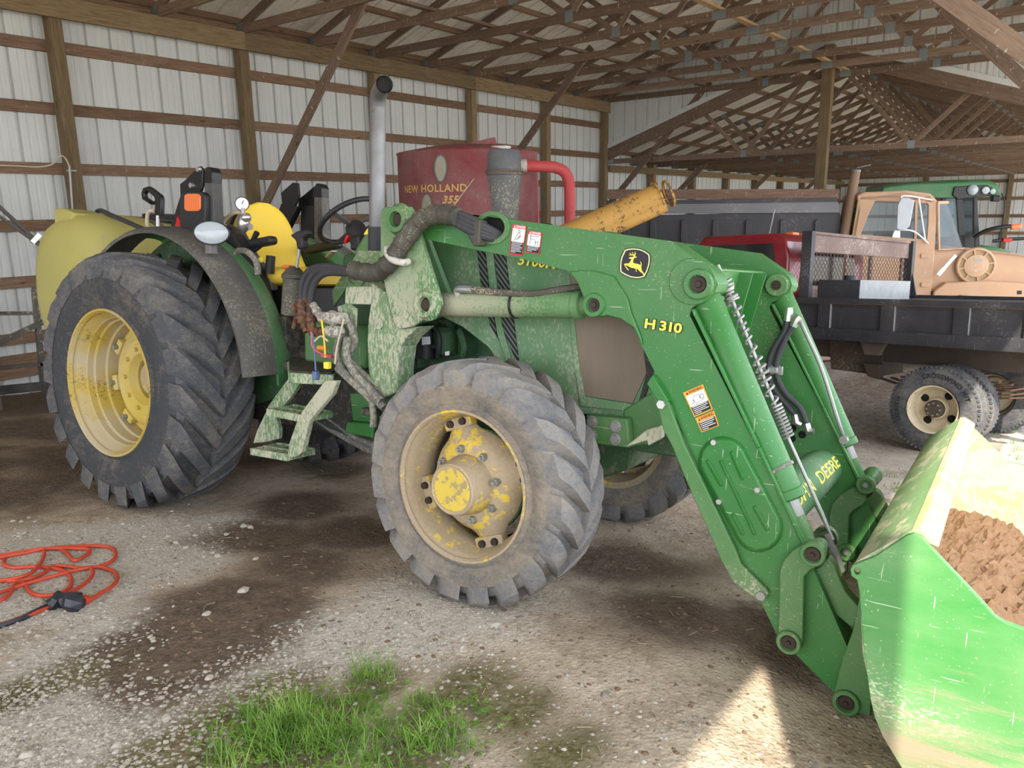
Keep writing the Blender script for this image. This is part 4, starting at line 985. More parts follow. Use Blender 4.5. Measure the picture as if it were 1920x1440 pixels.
for t0, th in ((TB, .022), (TB2-.022, .022)):
    ho = [[L(tz(1606.5+6*math.cos(a*PI/6), 1071+7*math.sin(a*PI/6))[0], t0, tz(1606.5+6*math.cos(a*PI/6), 1071+7*math.sin(a*PI/6))[1]) for a in range(12)]]
    m = MB(); m.prism([L(s, t0, z) for s, z in side], (0, -th, 0), ho); sp = m.build('bucket_side', M['bucket_green'], bucket, 30, .003)
    if t0 > 0:
        m = MB(); m.add([L(s, t0-.002, z) for s, z in side[3:18]], [tuple(range(15))]); m.build('bucket_side_lining', M['bucket_in'], bucket, 0)
# top lip bar and cutting edge
m = MB(); m.loft([[L(s, t, z) for s, z in ((1.53, .728), (1.552, .733), (1.60, .705), (1.60, .69), (1.56, .70), (1.53, .70))] for t in (TB+.022, TB2-.022)]); m.build('bucket_lip', M['bucket_in'], bucket, 30, .003)
m = MB(); m.loft([[L(s, t, z) for s, z in ((2.2, -.03), (2.42, -.052), (2.42, -.06), (2.2, -.058))] for t in (TB, TB2)]); m.build('cutting_edge', M['zinc'], bucket, 30)
# ================================================================== operator station
def rops(side):
    p_ = (lambda q: q) if side else mir; k = 0 if side else 1
    def P(pts, t): return [p_(TP(u, v, t)) for u, v in pts]
    d = Vector((0, -1, 0)) if side else Vector((0, 1, 0))
    m = MB(); m.prism(P([(337, 345), (346, 338), (368, 316), (375, 311), (380, 318), (379, 350), (372, 368), (350, 372), (338, 372)], .40), d*.016)
    m.prism(P([(346, 338), (368, 316), (379, 317), (381, 345), (374, 366), (350, 372)], .49), d*.016)
    r = m.build('rollbar_hinge', M['black_gloss'], tractor, 30, .004)
    m = MB(); m.prism(P([(383, 342), (398, 342), (402, 420), (404, 470), (386, 470)], .41), d*.07); m.build('rollbar_post', M['fender'], tractor, 30, .005)
    m = MB(); m.prism(P([(383, 322), (386, 313), (393, 313), (398, 322), (398, 345), (380, 345)], .41), d*.07); m.build('rollbar_tip', M['black_gloss'], tractor, 30, .006)
    m = MB(); m.prism(P([(340, 360), (372, 366), (345, 430), (318, 430)], .46), d*.05); m.build('rollbar_stay', M['black_gloss'], tractor, 30, .004)
    for (u, v) in ((375, 318), (362, 348)):
        q = p_(TP(u, v, .40)); m = MB(); m.cyl(q, q-d*.02, .018, .016, 12); m.build('bolt', M['steel'], r, 30)
    # side light box
    def rr(u0, v0, u1, v1, rad):
        o = []
        for cx_, cy_, a in ((u1-rad, v0+rad, -PI/2), (u1-rad, v1-rad, 0), (u0+rad, v1-rad, PI/2), (u0+rad, v0+rad, PI)):
            for i in range(5): o.append((cx_+rad*math.cos(a+PI/2*i/4), cy_+rad*math.sin(a+PI/2*i/4)))
        return o
    m = MB(); m.prism(P(rr(337, 359, 384, 432, 12), .37), d*.06); bx = m.build('light_housing', M['black'], tractor, 30, .006)
    m = MB(); m.prism(P(rr(345, 363, 375, 396, 7), .362), d*.02); m.build('orange_light', M['orange_lens'], bx, 30, .004)
    m = MB(); m.prism(P([(333, 404), (345, 430), (326, 432)], .44), d*.01); m.build('red_reflector', M['red_paint'], tractor)
rops(True); rops(False)
# rear work light on the fender
q = TP(396, 436, .2); v_ = (TINV @ EYE-q).normalized(); v_ = (v_+Vector((.1, .2, .1))).normalized()
def oval(prof, name, mat, parent):
    u_, w_ = frame(v_); w_ = (Vector((0, 0, 1))-v_*v_.z).normalized(); u_ = v_.cross(w_); m = MB()
    m.loft([[q-v_*.05+v_*h+(u_*math.cos(2*PI*i/32)*1.08+w_*math.sin(2*PI*i/32)*.74)*r for i in range(32)] for h, r in prof]); return m.build(name, mat, parent, 50)
wl = oval([(-.05, .03), (-.03, .06), (.02, .092), (.03, .094), (.034, .09)], 'work_light', M['black'], tractor)
oval([(.03, .089), (.04, .078), (.047, .04), (.049, .003)], 'work_light_lens', M['lens'], wl)
m = MB(); m.box(TP(396, 460, .24), (.05, .05, .1)); m.build('light_bracket', M['galv'], tractor, 30, .004)
# inner fender console with grab rail
m = MB(); m.prism(poly([(400, 445), (420, 430), (437, 440), (470, 500), (490, 560), (455, 520), (430, 480)], .50), (0, -.1, 0)); m.build('side_console', M['black'], tractor, 30, .01)
m = MB(); m.tube([TP(440, 480, .44), TP(447, 470, .44), TP(465, 473, .44), TP(480, 490, .44), TP(484, 515, .44)], .019, 10, smooth=6); m.build('grab_rail', M['hose_grey'], tractor)
m = MB(); m.prism(poly([(405, 440), (425, 420), (445, 430), (470, 475), (505, 520), (510, 545), (470, 545)], .62), (0, -.06, 0)); m.build('console_panel', M['fender'], tractor, 30, .012)
# gauge on the sprayer valve
q = TP(454, 382, .55); v_ = (TINV @ EYE-q).normalized()
m = MB(); m.lathe(q, v_, [(-.02, .02), (-.02, .042), (.006, .043), (.008, .038)], 24); g_ = m.build('pressure_gauge', M['black'], tractor, 35)
m = MB(); m.lathe(q, v_, [(.006, .038), (.0065, .001)], 24); m.build('gauge_face', M['dec_white'], g_)
m = MB(); m.beam(q+v_*.008+Vector((-.01, 0, -.01)), q+v_*.008+Vector((.016, 0, .02)), .003, .003); m.build('gauge_needle', M['dec_black'], g_)
m = MB(); m.tube([TP(455, 390, .55), TP(456, 404, .55)], .012, 8); m.build('gauge_stem', M['zinc'], g_)
m = MB(); m.ball(TP(456, 418, .55), .05, 10, 6, (1, .7, 1.25)); m.ball(TP(462, 408, .54), .03, 8, 6); m.cyl(TP(450, 420, .55), TP(470, 426, .55), .022, .02, 10); m.build('chrome_valve', M['steel'], tractor, 35)
hose('amber_hose', [TP(452, 398, .56), TP(436, 400, .56), TP(422, 412, .56), TP(412, 430, .55)], .012, M['cable'])
# seat
def seat_ring(s, z, hw, th, n=20, lean=0):
    out = []
    for i in range(n):
        a = 2*PI*i/n; ca_, sa_ = math.cos(a), math.sin(a)
        sx = math.copysign(abs(ca_)**.55, ca_); sy = math.copysign(abs(sa_)**.55, sa_)
        out.append(L(s+th*sy, TC+hw*sx, z))
    return out
m = MB(); rings = []
for k in range(17):
    q = k/16; z = 1.36+.47*q; hw = .255*math.sqrt(max(.02, 1-(max(0, q-.25)/.76)**2.6)); th = .075*(1-.55*q)*math.sqrt(max(.03, 1-(max(0, q-.6)/.41)**2))
    rings.append(seat_ring(-2.43-.13*q-.05*math.sin(q*PI), z, hw, th))
m.loft(rings); m.build('seat_back', M['seat'], tractor, 60)
m = MB(); rings = []
for (s, hw, zt, th) in ((-2.46, .23, 1.36, .03), (-2.4, .26, 1.385, .055), (-2.2, .265, 1.375, .06), (-2.0, .262, 1.385, .06), (-1.93, .25, 1.38, .05), (-1.9, .23, 1.37, .03)):
    ring = []
    for i in range(20):
        a = 2*PI*i/20; ca_, sa_ = math.cos(a), math.sin(a)
        ring.append(L(s, TC+hw*math.copysign(abs(ca_)**.5, ca_), zt-.03+th*math.copysign(abs(sa_)**.6, sa_)))
    rings.append(ring)
m.loft(rings); m.build('seat_cushion', M['seat'], tractor, 60)
m = MB(); rings = []
for k in range(7):
    q = k/6; rings.append(seat_ring(-2.52-.13*q-.05*math.sin(q*PI), 1.36+.44*q, .235*math.sqrt(max(.05, 1-(max(0, q-.25)/.8)**2.4)), .05*(1-.5*q)))
m.loft(rings); m.build('seat_shell', M['black'], tractor, 60)
Lbox('seat_base', -2.4, -1.98, .7, 1.07, 1.1, 1.3, M['black'], bevel=.02)
Lbox('seat_suspension', -2.35, -2.0, .74, 1.03, .9, 1.12, M['rubber'], bevel=.02)
for t in (.60, 1.15):
    m = MB(); m.box(L(-2.28, t, 1.55), (.34, .07, .055), Matrix.Rotation(-.12, 3, 'Y')); m.build('armrest', M['black'], tractor, 30, .02)
# steering column and wheel
hub = L(-1.72, TC, 1.66); axd = Vector((-.62, 0, .78)).normalized(); u_, w_v = frame(axd)
RS = .205; ring = [hub+axd*.05+(u_*math.cos(2*PI*i/48)+w_v*math.sin(2*PI*i/48))*RS for i in range(49)]
m = MB(); m.tube(ring, .0165, 10, caps=False); sw = m.build('steering_wheel', M['black'], tractor, 60)
for a in (.3, .3+2.1, .3+4.2):
    m = MB(); m.beam(hub, hub+axd*.05+(u_*math.cos(a)+w_v*math.sin(a))*RS, .03, .012, up=axd); m.build('spoke', M['fender'], sw, 30, .004)
m = MB(); m.lathe(hub, axd, [(-.09, .001), (-.09, .06), (-.02, .065), (.02, .05), (.028, .001)], 24); m.build('wheel_hub', M['black'], sw, 35)
m = MB(); m.tube([hub-axd*.08, L(-1.5, TC, 1.38), L(-1.42, TC, 1.1)], [.07, .08, .1], 14, smooth=4); m.build('steering_column', M['black'], tractor, 40)
m = MB(); m.box(L(-1.56, TC-.1, 1.56), (.08, .12, .09)); m.build('column_switch_box', M['black'], tractor, 30, .015)
m = MB(); m.box(L(-1.60, TC-.18, 1.58), (.02, .025, .05), Matrix.Rotation(.5, 3, 'Y')); m.build('red_switch', M['red_paint'], tractor, 30, .006)
Lbox('dash', -1.55, -1.2, .6, 1.17, .95, 1.5, M['green_dark'], bevel=.04)
# loader joystick on its boot, levers
m = MB(); m.cyl(TP(548, 590, .5), TP(551, 522, .5), .065, .062, 18); m.lathe(TP(551, 522, .5), (0, 0, 1), [(0, .07), (.02, .07), (.05, .045), (.07, .025)], 18); bt = m.build('joystick_boot', M['hose_dirty'], tractor, 35)
m = MB(); m.ball(TP(541, 501, .5), .045, 12, 6, (1, 1, .3)); m.build('orange_cap', M['orange_lens'], bt, 60)
m = MB(); m.tube([TP(556, 505, .5), TP(561, 468, .5), TP(560, 455, .5)], .009, 8); m.build('joystick_stem', M['zinc'], bt)
m = MB(); m.prism(poly([(542, 441), (556, 433), (572, 430), (577, 437), (572, 443), (566, 448), (567, 466), (556, 468), (554, 452)], .48), (0, -.05, 0)); m.build('joystick_grip', M['black'], bt, 30, .012)
for a, b in (((466, 466), (482, 436)), ((478, 470), (496, 454))):
    m = MB(); m.tube([TP(*a, .6), TP(*b, .6)], [.012, .018], 8); m.build('lever', M['black'], tractor)
m = MB(); m.ball(TP(490, 487, .6), .02, 8, 6); m.build('yellow_knob', M['dec_yellow'], tractor)
m = MB(); m.cyl(TP(505, 512, .6), TP(508, 480, .6), .03, .028, 12); m.build('lever_boot', M['black'], tractor, 35)
m = MB(); m.beam(TP(615, 482, 1.05), TP(627, 470, 1.05), .05, .012); m.build('belt_buckle', M['steel'], tractor, 30, .004)
# platform, steps
def zp(u, v, z): return TINV @ onp(u, v, TMAT @ Vector((0, 0, z)), TU)
deck = [zp(540, 698, .86), zp(552, 700, .86), zp(625, 703, .86), zp(645, 690, .86), zp(640, 664, .86), zp(560, 648, .86), zp(538, 655, .86)]
m = MB(); m.prism(deck, (0, 0, -.055)); m.build('platform', M['green_muddy'], tractor, 30, .006)
m = MB(); m.prism([p.lerp(sum(deck, Vector())/len(deck), .07)+Vector((0, 0, .002)) for p in deck], (0, 0, .006)); m.build('platform_mat', M['under'], tractor, 30)
Lbox('platform_floor', -2.1, -1.15, .45, 1.32, .80, .86, M['under'])
Lbox('floor_riser', -2.0, -1.9, .5, 1.27, .86, 1.12, M['under'])
Lbox('green_box', -1.75, -1.25, .5, .72, .86, 1.1, M['green'], bevel=.02)
STF = [(631, 714), (609, 714), (567, 770), (556, 791), (541, 834), (539, 857), (556, 857), (566, 848), (580, 789), (622, 739)]
plate('step_strut', STF, .13, .035, M['green_muddy'], bevel=.004)
STR = [(540, 710), (567, 712), (538, 754), (516, 778), (523, 805), (522, 823), (498, 829), (474, 831), (482, 806), (498, 773), (503, 760)]
plate('step_strut', STR, .30, .03, M['green_muddy'], bevel=.004)
def tread(name, near0, near1, tn, tf_):
    a, b = TP(*near0, tn), TP(*near1, tn); d = Vector((0, -(tf_-tn), 0))
    fr = MB()
    for p, q in ((a, b), (a+d, b+d)): fr.beam(p, q, .02, .04)
    t_ = fr.build(name, M['green_muddy'], tractor, 30, .004)
    for i in range(6):
        k = i/5; m = MB(); p = a.lerp(b, k); m.beam(p, p+d, .02, .03); m.build('tread_bar', M['green_muddy'], t_, 30, .003)
    m = MB(); m.beam((a+d/2)+Vector((0, 0, .004)), (b+d/2)+Vector((0, 0, .004)), .018, .03); m.build('tread_bar', M['green_muddy'], t_, 30, .003)
tread('step_tread', (502, 772), (574, 786), .13, .31)
tread('step_tread', (471, 846), (541, 858), .13, .31)
# under-belly hoses and lines
for pts, r in (([(460, 700), (520, 720), (590, 735), (650, 740), (690, 760)], .018), ([(480, 745), (540, 748), (600, 742), (660, 752), (700, 790)], .016), ([(600, 770), (640, 800), (680, 826), (706, 835)], .022), ([(590, 785), (640, 815), (690, 842), (712, 842)], .022), ([(612, 755), (630, 790), (640, 806)], .02)):
    hose('belly_hose', [TP(u, v, .62) for u, v in pts], r, M['hose_grey'])
for pts, r, t in (([(640, 625), (632, 660), (640, 690), (670, 722), (700, 745), (720, 765)], .02, .2), ([(652, 632), (650, 665), (662, 695), (690, 725), (715, 752)], .02, .19), ([(655, 600), (665, 640), (655, 668), (668, 690), (700, 720), (722, 748)], .02, .24), ([(632, 690), (660, 716), (694, 748), (700, 775), (700, 800)], .018, .2)):
    hose('valve_hose', [TP(u, v, t) for u, v in pts], r, M['hose_grey'])
m = MB(); m.box(TP(695, 772, .3), (.1, .05, .035)); m.build('hose_manifold', M['under'], tractor, 30, .006)
# hydraulic quick couplers, rusty fittings and wires
m = MB()
plate('valve_plate', [(655, 567), (669, 579), (666, 635), (652, 637), (640, 630), (632, 575)], .26, .012, M['green_muddy'])
def fit(name, a, b, r, mat, t=.2, t2=None): m = MB(); m.cyl(TP(*a, t), TP(*b, t if t2 is None else t2), r, r, 10); m.cyl(TP(*a, t).lerp(TP(*b, t if t2 is None else t2), .4), TP(*a, t).lerp(TP(*b, t if t2 is None else t2), .6), r*1.25, r*1.25, 8); return m.build(name, mat, tractor, 30)
fit('coupler', (602, 595), (646, 597), .03, M['plaster']); fit('coupler', (612, 620), (640, 622), .028, M['plaster'])
fit('pipe_fitting', (586, 570), (602, 597), .02, M['plaster'])
fit('pipe_fitting', (566, 560), (567, 585), .026, M['copper']); fit('pipe_fitting', (568, 585), (570, 606), .034, M['copper']); fit('pipe_fitting', (570, 604), (576, 622), .022, M['copper'])
fit('pipe_fitting', (582, 586), (584, 612), .024, M['copper']); fit('pipe_fitting', (584, 612), (588, 626), .024, M['copper']); fit('pipe_fitting', (586, 624), (612, 622), .022, M['copper']); fit('pipe_fitting', (574, 560), (590, 582), .018, M['copper'])
m = MB(); m.tube([TP(549, 572, .2), TP(556, 590, .2), TP(550, 615, .2)], .012, 8, smooth=5); m.build('valve_lever', M['copper'], tractor)
for pts in ([(566, 562), (566, 535), (580, 508), (610, 500), (650, 505), (668, 508)], [(572, 565), (576, 535), (592, 510), (620, 503), (655, 510), (668, 512)], [(581, 588), (583, 555), (590, 530), (610, 512), (650, 512), (670, 512)]):
    hose('remote_hose', [TP(u, v, .2) for u, v in pts], .019, M['rubber'])
for pts, mt in (([(603, 600), (608, 640), (610, 670)], 'wire_yellow'), ([(645, 598), (632, 650), (628, 682)], 'cable'), ([(586, 625), (590, 660), (592, 695)], 'wire_blue'), ([(584, 622), (586, 650), (600, 662), (616, 667)], 'wire_pink'), ([(590, 640), (602, 630), (615, 640)], 'cable')):
    m = MB(); m.tube([TP(u, v, .17) for u, v in pts], .005, 6, smooth=4); m.build('wire', M[mt], tractor)
m = MB(); m.box(TP(614, 685, .17), (.032, .03, .036)); m.build('yellow_plug', M['dec_yellow'], tractor, 30, .005)
m = MB(); m.box(TP(592, 704, .17), (.03, .03, .045)); m.build('blue_plug', M['wire_blue'], tractor, 30, .005)
m = MB(); m.box(TP(614, 667, .2), (.07, .03, .02)); m.build('pink_plug', M['wire_pink'], tractor, 30, .004)
m = MB(); m.cyl(TP(597, 652, .4), TP(610, 653, .4), .014, .014, 10); m.build('orange_cylinder', M['dec_orange'], tractor, 30)
# black sleeve that gathers the hoses and runs over the mast to the arm
def sleeve(name, pts, t, r, mat):
    P = spline([TP(u, v, t) for u, v in pts], 7); R = [r*(1+.05*math.sin(i*.9)+.06*math.sin(i*2.3+1)) for i in range(len(P))]
    m = MB(); m.tube(P, R, 14); return m.build(name, mat, tractor, 60)
sleeve('hose_sleeve', [(662, 506), (682, 510), (704, 512), (722, 500), (738, 484), (752, 460), (768, 438), (786, 416), (808, 404), (832, 402), (858, 407)], .165, .044, M['hose_dirty'])
for i, (dy, dy2) in enumerate(((-9, 4), (-3, 12), (4, 20), (10, 26))):
    hose('arm_hose', [TP(852, 407+dy, .17), TP(880, 420+dy*1.3, .19), TP(905, 432+dy*1.1, .215), TP(944, 440+dy2*.45, .285)], .0165, M['rubber'])
plate('hose_spreader', [(872, 425), (888, 413), (900, 412), (897, 460), (888, 462), (878, 445)], .185, .06, M['hose_dirty'], bevel=.006)
m = MB(); m.tube([TP(726, 466, .17), TP(727, 478, .14), TP(738, 488, .13), TP(756, 492, .14), TP(766, 490, .17)], .016, 10, smooth=5); m.build('sleeve_clamp', M['plaster'], tractor)
# ================================================================== things behind the tractor
M['tank'] = paint('tank_plastic', c(178, 170, 94), dust=c(168, 162, 116), cov=.05, rough=.5, scale=12, scratch=.1, film=.15, soft=.3)
M['strap'] = plain('grey_strap', c(104, 100, 94), .7); M['boom'] = paint('black_boom', c(30, 30, 34), cov=.06, rough=.4, scratch=.2)
M['mixer_red'] = paint('mixer_red', c(124, 44, 50), dust=c(146, 116, 112), cov=.14, rough=.6, scale=30, scratch=.3, film=.25, soft=.5)
M['mixer_red2'] = paint('mixer_red_clean', c(186, 40, 48), dust=c(196, 150, 144), cov=.07, rough=.45, scale=40, scratch=.3)
M['cyclone'] = paint('cyclone_grey', c(84, 88, 94), dust=c(176, 170, 148), cov=.2, rough=.55, scale=45, scratch=.2, film=.06, edge=.03)
M['auger'] = paint('auger_yellow', c(198, 152, 76), dust=c(88, 70, 58), cov=.36, rough=.65, scale=24, scratch=.2, film=.14, edge=.02)
M['window_dirty'] = plain('dirty_plastic', c(150, 144, 126), .4, 0, .35, 5)
M['gold'] = plain('gold_lettering', c(206, 164, 92), .6, 0, .25, 30)
class Frame:
    """a thing's own axes: forward F, lateral Lt (away from the viewer), up U, at a base point"""
    def __init__(s, F, base, up):
        s.U = Vector(up).normalized(); F = Vector(F); s.F = (F-s.U*F.dot(s.U)).normalized(); s.L = s.F.cross(s.U).normalized()
        if s.L.dot(Vector((.77, .6, 0))) < 0: s.L = -s.L
        s.o = Vector(base); s.hand = 1 if s.F.cross(-s.L).dot(s.U) > 0 else -1
        s.M = Matrix(((s.F.x, s.hand*-s.L.x, s.U.x, s.o.x), (s.F.y, s.hand*-s.L.y, s.U.y, s.o.y), (s.F.z, s.hand*-s.L.z, s.U.z, s.o.z), (0, 0, 0, 1)))
        s.I = s.M.inverted()
    def P(s, u, v, off=0): return s.I @ onp(u, v, s.o+s.L*off, s.L)
    def V(s, a, b, z): return Vector((a, -s.hand*b, z))
    def ext(s, w): return Vector((0, -s.hand*w, 0))
    def poly(s, pts, off=0): return [s.P(u, v, off) for u, v in pts]
    def plate(s, name, pts, off, th, mat, parent, bevel=.004, holes=None):
        return MB().prism(s.poly(pts, off), s.ext(th), [s.poly(h, off) for h in holes] if holes else None).build(name, mat, parent, 30, bevel)
# ------------------------------------------------------------------ yellow sprayer tank behind the rear wheel
tank = empty('sprayer_tank', TMAT); tag(tank, 'big yellow plastic sprayer tank with grey strap behind the rear tractor tire', 'tank')
ts0 = .46
def tank_ring(t, ks, kz):
    cs_ = -4.28; cz_ = 1.22; out = []
    for i in range(36):
        a = 2*PI*i/36; ca_, sa_ = math.cos(a), math.sin(a)
        out.append(L(cs_+.58*ks*math.copysign(abs(ca_)**.85, ca_), t, cz_+.56*kz*math.copysign(abs(sa_)**.85, sa_)))
    return out
m = MB(); m.loft([tank_ring(ts0-.04, .62, .66), tank_ring(ts0, .82, .86), tank_ring(ts0+.08, .94, .95), tank_ring(ts0+.2, 1, 1), tank_ring(ts0+.5, 1, 1), tank_ring(ts0+.52, .985, .985), tank_ring(ts0+.58, .985, .985), tank_ring(ts0+.6, 1, 1), tank_ring(1.75, 1, 1), tank_ring(1.9, .85, .85)])
m.build('tank_body', M['tank'], tank, 60)
m = MB(); m.prism([TP(100, 400, ts0+.03), TP(99, 391, ts0+.03), TP(114, 390, ts0+.03), TP(140, 400, ts0+.03), TP(118, 440, ts0+.03), TP(102, 440, ts0+.03)], (0, -.25, 0)); m.build('tank_corner_lug', M['tank'], tank, 30, .02)
m = MB(); rg = [tank_ring(ts0+.51, 1.004, 1.004), tank_ring(ts0+.59, 1.004, 1.004)]; m.loft(rg, cap=False); m.build('tank_strap', M['strap'], tank, 60)
m = MB(); m.tube([TP(182, 397, ts0+.3), TP(190, 395, ts0+.28), TP(210, 404, ts0+.2), TP(270, 430, ts0+.1)], .018, 8, smooth=5); m.build('spray_hose', M['rubber'], tank)
m = MB(); m.cyl(L(-4.1, 1.2, 1.74), L(-4.1, 1.2, 1.80), .2, .2, 24); m.build('tank_lid', M['black'], tank, 30)
Q = lambda s, t: (TINV @ Vector((*(TMAT @ L(s, t, 0)).xy, ground_z(*(TMAT @ L(s, t, 0)).xy)))).z
for s_ in (-4.6, -3.98):
    for t_ in (.62, 1.5):
        m = MB(); m.box(L(s_, t_, (Q(s_, t_)+.8)/2), (.07, .07, .8-Q(s_, t_))); m.build('stand_leg', M['boom'], tank, 30)
m = MB(); m.box(L(-4.6, 1.06, .68), (.07, 1.0, .09)); m.box(L(-3.98, 1.06, .68), (.07, 1.0, .09)); m.box(L(-4.29, .62, .64), (.7, .06, .06)); m.box(L(-4.29, 1.5, .64), (.7, .06, .06)); m.build('stand_cradle', M['boom'], tank, 30)
# spray gun hanging above the tank
gun = empty('spray_gun', TMAT); tag(gun, 'black spray gun handle standing above the yellow tank with a tan hose', 'spray gun')
tg_ = .62
m = MB(); m.prism(poly([(264, 362), (268, 352), (277, 349), (284, 353), (300, 366), (302, 374), (301, 408), (289, 408), (290, 378), (282, 384), (266, 374)], tg_), (0, -.03, 0), [poly([(270, 363), (274, 357), (288, 369), (290, 375), (286, 379), (271, 370)], tg_)]); m.build('gun_handle', M['black_gloss'], gun, 30, .006)
m = MB(); m.tube([TP(290, 396, tg_), TP(283, 395, tg_), TP(277, 402, tg_), TP(276, 418, tg_), TP(279, 432, tg_)], .014, 8, smooth=5); m.build('gun_hose', M['cable'], gun)
m = MB(); m.tube([TP(296, 404, tg_), TP(296, 436, tg_)], .012, 8); m.build('white_rod', M['dec_white'], gun)
m = MB(); m.prism(poly([(284, 403), (322, 404), (322, 411), (284, 409)], tg_), (0, -.12, 0)); m.build('gun_bracket', M['black_gloss'], gun, 30, .004)
# ------------------------------------------------------------------ black steel frame against the wall at the far left
fr = empty('steel_rack'); tag(fr, 'black perforated steel frame standing against the siding at far left', 'frame'); YF = 9.55
def bar(name, a, b, w, h, parent, mat='boom', Y=YF): m = MB(); m.beam(PY(*a, Y), PY(*b, Y), w, h, up=(0, 1, 0)); return m.build(name, M[mat], parent, 30, .003)
bar('upright', (64, 538), (82, 733), .05, .07, fr); bar('crossbar', (-60, 588), (110, 587), .04, .06, fr); bar('crossbar', (-60, 694), (110, 680), .04, .07, fr)
bar('diagonal', (-60, 670), (105, 592), .05, .08, fr); bar('skid', (-60, 738), (100, 722), .1, .05, fr)
up2 = [(70+1.8*i, 560+20*i) for i in range(8)]
m = MB()
for u, v in up2: m.cyl(PY(u, v, YF-.037), PY(u, v, YF-.034), .008, .008, 8)
o_ = m.build('punched_holes', M['zinc'], fr); o_['kind'] = 'stuff'
fr2 = empty('sprayer_boom'); tag(fr2, 'slanting pair of thin black boom tubes at the left edge beside the yellow tank', 'boom')
bar('boom_tube', (-40, 352), (84, 466), .035, .035, fr2, Y=9.2); bar('boom_tube', (-40, 378), (78, 462), .03, .03, fr2, Y=9.2); bar('boom_hanger', (-30, 362), (-30, 600), .04, .04, fr2, Y=9.2)
q = PY(66, 447, 9.16); m = MB(); m.box(q, (.05, .05, .12), Matrix.Rotation(.8, 3, 'Y')); m.build('boom_clamp', M['steel'], fr2, 30)
m = MB(); a = PY(-30, 600, 9.2); m.beam(a, Vector((a.x, a.y, ground_z(a.x, a.y))), .05, .05, up=(1, 0, 0)); m.build('boom_leg', M['boom'], fr2)
# ------------------------------------------------------------------ red grinder mixer
gm = empty('grinder_mixer'); tag(gm, 'red round feed grinder mixer with grey cyclone and red pipe behind the tractor', 'feed mixer')
dc = PD(880, 420, 9.6); gc = Vector((dc.x, dc.y, 0)); rad = .86
def zat(u, v, d): return PD(u, v, d).z
zt = zat(870, 287, 9.6-.4); zg = ground_z(gc.x, gc.y)
m = MB(); m.lathe((gc.x, gc.y, 0), (0, 0, 1), [(zg+.75, .25), (zg+1.25, rad), (zt-.02, rad), (zt, rad+.012), (zt+.012, rad), (zt+.09, rad*.5), (zt+.1, .001)], 64); drum = m.build('mixing_tank', M['mixer_red'], gm, 35)
def on_drum(u, v, k=1.0):
    r = ray(u, v); o = EYE-gc; a = r.x**2+r.y**2; b = 2*(o.x*r.x+o.y*r.y); cc = o.x**2+o.y**2-(rad*k)**2
    t = (-b-math.sqrt(max(b*b-4*a*cc, 0)))/(2*a); return EYE+r*t
def drum_oval(u, v, w, h, taper, name, k0, k1, mat):
    out = []
    for i in range(24):
        a = 2*PI*i/24; y = math.sin(a)*h; x = math.cos(a)*w*(1-taper*(y/h)*.5); out.append((u+x, v+y))
    m = MB(); m.loft([[on_drum(x, y, k0) for x, y in out], [on_drum(x, y, k1) for x, y in out]], cap=True); return m.build(name, mat, drum, 30)
for (u, v, w, h, tp_) in ((826, 316, 13, 27, .25), (800, 388, 11, 26, .1)):
    drum_oval(u, v, w, h, tp_, 'window_gasket', .99, 1.012, M['strap']); drum_oval(u, v, w*.78, h*.88, tp_, 'sight_window', .99, 1.016, M['window_dirty'])
def drum_text(body, uc, v, z, size, nm, shear, bold, ang=0):
    p = on_drum(uc, v); a0 = math.atan2(p.y-gc.y, p.x-gc.x)
    return text_mesh(body, size, lambda x, y: Vector((gc.x+rad*1.004*math.cos(a0+(x)/rad), gc.y+rad*1.004*math.sin(a0+(x)/rad), p.z+y)), M['gold'], nm, drum, bold, shear, 1.1)
drum_text('NEW HOLLAND', 806, 354, 0, .115, 'brand_lettering', 0, .002); drum_text('355', 843, 375, 0, .115, 'model_lettering', .35, .004)
# lid rail
m = MB(); a, b = PD(848, 283, 9.0), PD(927, 263, 9.2); m.beam(a, b, .09, .07); m.box(PD(921, 276, 9.2), (.08, .1, .1)); m.build('lid_rail', M['mixer_red'], gm, 30, .006)
# cyclone: lathe with a cone bottom
cc_ = PD(940, 360, 8.9); base = Vector((cc_.x, cc_.y, 0)); z_ = lambda v: zat(940, v, 8.9)
m = MB(); m.lathe(base, (0, 0, 1), [(z_(620), .10), (z_(470), .15), (z_(420), .185), (z_(330), .242), (z_(328), .256), (z_(321), .256), (z_(319), .242), (z_(290), .235), (z_(283), .215), (z_(281), .11), (z_(277), .11), (z_(277), .001)], 36); cy = m.build('cyclone', M['cyclone'], gm, 35)
m = MB(); m.lathe(base, (0, 0, 1), [(z_(284), .12), (z_(276), .12), (z_(275), .001)], 28); m.build('cyclone_cap', M['plaster'], gm, 35)
m = MB(); m.lathe(base, (0, 0, 1), [(z_(325), .25), (z_(325), .262), (z_(322), .262), (z_(322), .25)], 36); m.build('rusty_band', M['copper'], cy, 35)
